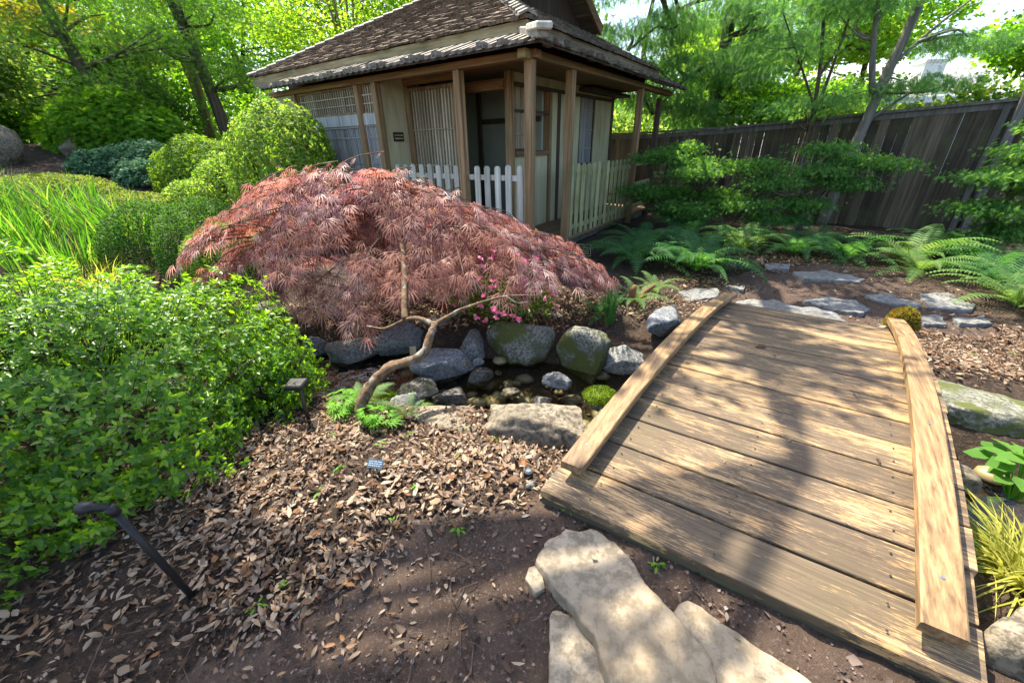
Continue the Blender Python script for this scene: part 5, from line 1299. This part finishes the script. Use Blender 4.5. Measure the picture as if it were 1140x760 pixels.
# ------------------------------------------------------------------ leaf litter and bark
def litter(name, regions, n, size, mat, seed, tmpl, lift=.012, flatn=.35):
    r = np.random.default_rng(seed); P = []
    X0 = r.uniform(-3.2, 6.5, n*14); Y0 = r.uniform(.2, 6.6, n*14)
    dens = np.zeros(len(X0))
    for (cx_, cy_, rx, ry, w) in regions:
        q = ((X0-cx_)/rx)**2+((Y0-cy_)/ry)**2; dens = np.maximum(dens, w*np.exp(-q*q))
    nz = np.array([noise.noise(Vector((a*2.2, b*2.2, 1.7))) for a, b in zip(X0, Y0)])
    dens *= np.clip(.75+.9*nz, .1, 1)
    d = stream_dist(X0, Y0); dens[(d < .60)] = 0
    dens *= np.where(path_mask(X0, Y0) > .06, .10, 1)
    k = r.random(len(X0)) < dens; X0, Y0 = X0[k][:n], Y0[k][:n]; n = len(X0)
    Z0_ = H(X0, Y0)+lift+r.random(n)*lift*1.5
    yd = np.stack([r.normal(size=n), r.normal(size=n), r.normal(size=n)*flatn], -1); up = np.stack([r.normal(size=n)*flatn, r.normal(size=n)*flatn, np.ones(n)*np.where(r.random(n) < .5, 1, -1)], -1)
    sz = size*np.clip(r.lognormal(-.12, .38, n), .3, 1.7); P3 = np.stack([X0, Y0, Z0_], -1); ts = tmpl if isinstance(tmpl, list) else [tmpl]; wh = r.integers(0, len(ts), n)
    V, F = cat_([place(tt, P3[wh == i], yd[wh == i], up[wh == i], sz[wh == i]) for i, tt in enumerate(ts)])
    o = mesh_np(name, V, F, M[mat]); tag(o, kind='stuff'); return o
DRY = (np.array([(0,0,0),(.15,.25,.05),(.18,.6,.07),(0,1,.0),(-.18,.6,.08),(-.15,.25,.04),(0,.45,-.03)]), LEAF4[1])
def bent(t, c, w=1.0, cut=1.0):
    v = t[0].copy(); v[:, 0] *= w; v[:, 2] += c*((v[:, 1]-.5)**2-.1); v[:, 1] = np.minimum(v[:, 1], cut); return (v, t[1])
DRIES = [DRY, bent(DRY, .6), bent(DRY, -.5, .8), bent(DRY, .3, 1.4), bent(DRY, .2, 1.2, .62), bent(DRY, .9, .6), bent(DRY, -.3, 1.0, .75), bent(DRY, .1, .35), bent(DRY, .2, .9, .45)]
REG = [(-.75,1.45,.95,.62,1),(-1.4,1.5,.7,.8,.7),(-.2,1.65,.55,.3,.9),(-.9,1.0,.9,.3,.38),(-.6,2.15,.9,.3,.8),(4.1,2.9,1.2,.55,1),(3.5,2.7,.7,.4,1),(4.6,3.2,.9,.5,.7),(1.3,4.0,.7,.5,.6),(.3,3.9,1.4,.4,.5),(-1.2,3.9,1.2,.4,.6),(3.6,5.6,1.6,.6,.35),(5,4.6,1.2,.7,.35),(2.4,4.5,.6,.4,.3)]
litter('leaf_litter', REG, 24000, .042, 'litter', 1, DRIES)
litter('bark_chips', [(-.3,.9,2.2,.7,.9),(3.5,4,2.5,1.2,.9),(-.8,1.7,1.2,.9,.5),(.6,1.0,.5,.5,.8),(1.2,4.2,1.2,.7,.5)], 16000, .018, 'chips', 2, LEAF2, .004, .5)
r = np.random.default_rng(78); n = 15000
X0 = np.concatenate([r.uniform(-1.7,1.3,n//2), r.uniform(1.8,5,n//2)]); Y0 = np.concatenate([r.uniform(.3,1.5,n//2), r.uniform(3.0,5.2,n//2)]); k = path_mask(X0, Y0) > -.05; X0, Y0 = X0[k], Y0[k]; n = len(X0)
V, F = place(LEAFW, np.stack([X0, Y0, H(X0, Y0)+.006], -1), rdir(n, r)*np.array([1,1,.5]), rdir(n, r)*.7+np.array([0,0,1.]), .010*r.lognormal(0,.5,n))
o = mesh_np('path_grit', V, F, M['grit']); tag(o, kind='stuff')
r = np.random.default_rng(77); n = 420
X0 = r.uniform(-1.6,.75,n); Y0 = r.uniform(.35,1.35,n); k = path_mask(X0, Y0) > 0; X0, Y0 = X0[k], Y0[k]; n = len(X0)
V, F = place(DRY, np.stack([X0, Y0, H(X0, Y0)+.012], -1), np.stack([r.normal(size=n), r.normal(size=n), r.normal(size=n)*.1], -1), np.stack([r.normal(size=n)*.2, r.normal(size=n)*.2, np.ones(n)], -1), .042*r.uniform(.3,1.2,n))
o = mesh_np('fallen_leaves', V, F, M['litter']); tag(o, kind='stuff')

m_ = MB(); r = np.random.default_rng(31)
for i in range(170):
    x, y = (r.uniform(-1.7,.5), r.uniform(.45,2.0)) if i < 110 else (r.uniform(3.1,4.9), r.uniform(2.2,4.6))
    if stream_dist(np.array([x]), np.array([y]))[0] < .55: continue
    a = r.uniform(0, 6.28); L = r.lognormal(-2.6, .5); z = Hs(x, y)+.02; c, s_ = math.cos(a)*L, math.sin(a)*L; b = r.normal()*.2
    m_.tube([(x-c, y-s_, z), (x+s_*b, y-c*b, z+.006), (x+c, y+s_, z+r.uniform(-.004,.01))], [.0022, .0018, .001], 4)
o = m_.build('twig_litter', M['bark']); tag(o, kind='stuff')
r = np.random.default_rng(32); P = []
for i in range(26): P.append(bpt(r.uniform(.12,.88), r.uniform(.02,.98), .006)[:3])
V, F = place(DRIES[2], np.array(P), np.stack([r.normal(size=26), r.normal(size=26), r.normal(size=26)*.05], -1), np.tile([0,0,1.], (26,1)), .030*r.lognormal(-.2,.4,26))
o = mesh_np('leaf_crumbs', V, F, M['litter'], br); tag(o, kind='stuff')

# ------------------------------------------------------------------ light, sky, camera
d = Vector((math.sin(rad(SUN_AZ))*math.cos(rad(SUN_EL)), math.cos(rad(SUN_AZ))*math.cos(rad(SUN_EL)), math.sin(rad(SUN_EL))))
sl = bpy.data.lights.new('sun', 'SUN'); sl.energy = 4.8; sl.angle = rad(.53); sl.color = (1, .91, .76)
so = bpy.data.objects.new('sun', sl); COL.objects.link(so); so.rotation_euler = d.to_track_quat('Z', 'Y').to_euler()
w = bpy.data.worlds.new('World'); scene.world = w; w.use_nodes = True
nt = w.node_tree; bg = nt.nodes['Background']
sk = nt.nodes.new('ShaderNodeTexSky'); sk.sky_type = 'NISHITA'; sk.sun_disc = False
sk.sun_elevation = rad(SUN_EL); sk.sun_rotation = rad(SUN_AZ); sk.air_density = 1.0; sk.dust_density = 2.2; sk.ozone_density = .8
nt.links.new(sk.outputs[0], bg.inputs[0]); bg.inputs[1].default_value = .15

cam = bpy.data.cameras.new('camera'); cam.sensor_width = 36; cam.lens = 443/1140*36; cam.clip_end = 600; cam.clip_start = .05
co = bpy.data.objects.new('camera', cam); COL.objects.link(co); scene.camera = co
P_, RR = rad(26.3), .02
fw = Vector((0, math.cos(P_), -math.sin(P_))); upv = Vector((0, math.sin(P_), math.cos(P_))); rt = Vector((1, 0, 0))
r2 = rt*math.cos(RR)-upv*math.sin(RR); u2 = rt*math.sin(RR)+upv*math.cos(RR)
co.matrix_world = Matrix(((r2.x, u2.x, -fw.x, 0), (r2.y, u2.y, -fw.y, 0), (r2.z, u2.z, -fw.z, 1.6), (0, 0, 0, 1)))
vs = scene.view_settings
scene.display_settings.display_device = 'sRGB'
vs.view_transform = 'Standard'; vs.look = 'None'; vs.exposure = 1.7; vs.gamma = 1; vs.use_curve_mapping = False
scene.cycles.max_bounces = 10; scene.cycles.transparent_max_bounces = 12; scene.cycles.diffuse_bounces = 5; scene.cycles.transmission_bounces = 6
scene.cycles.use_denoising = True
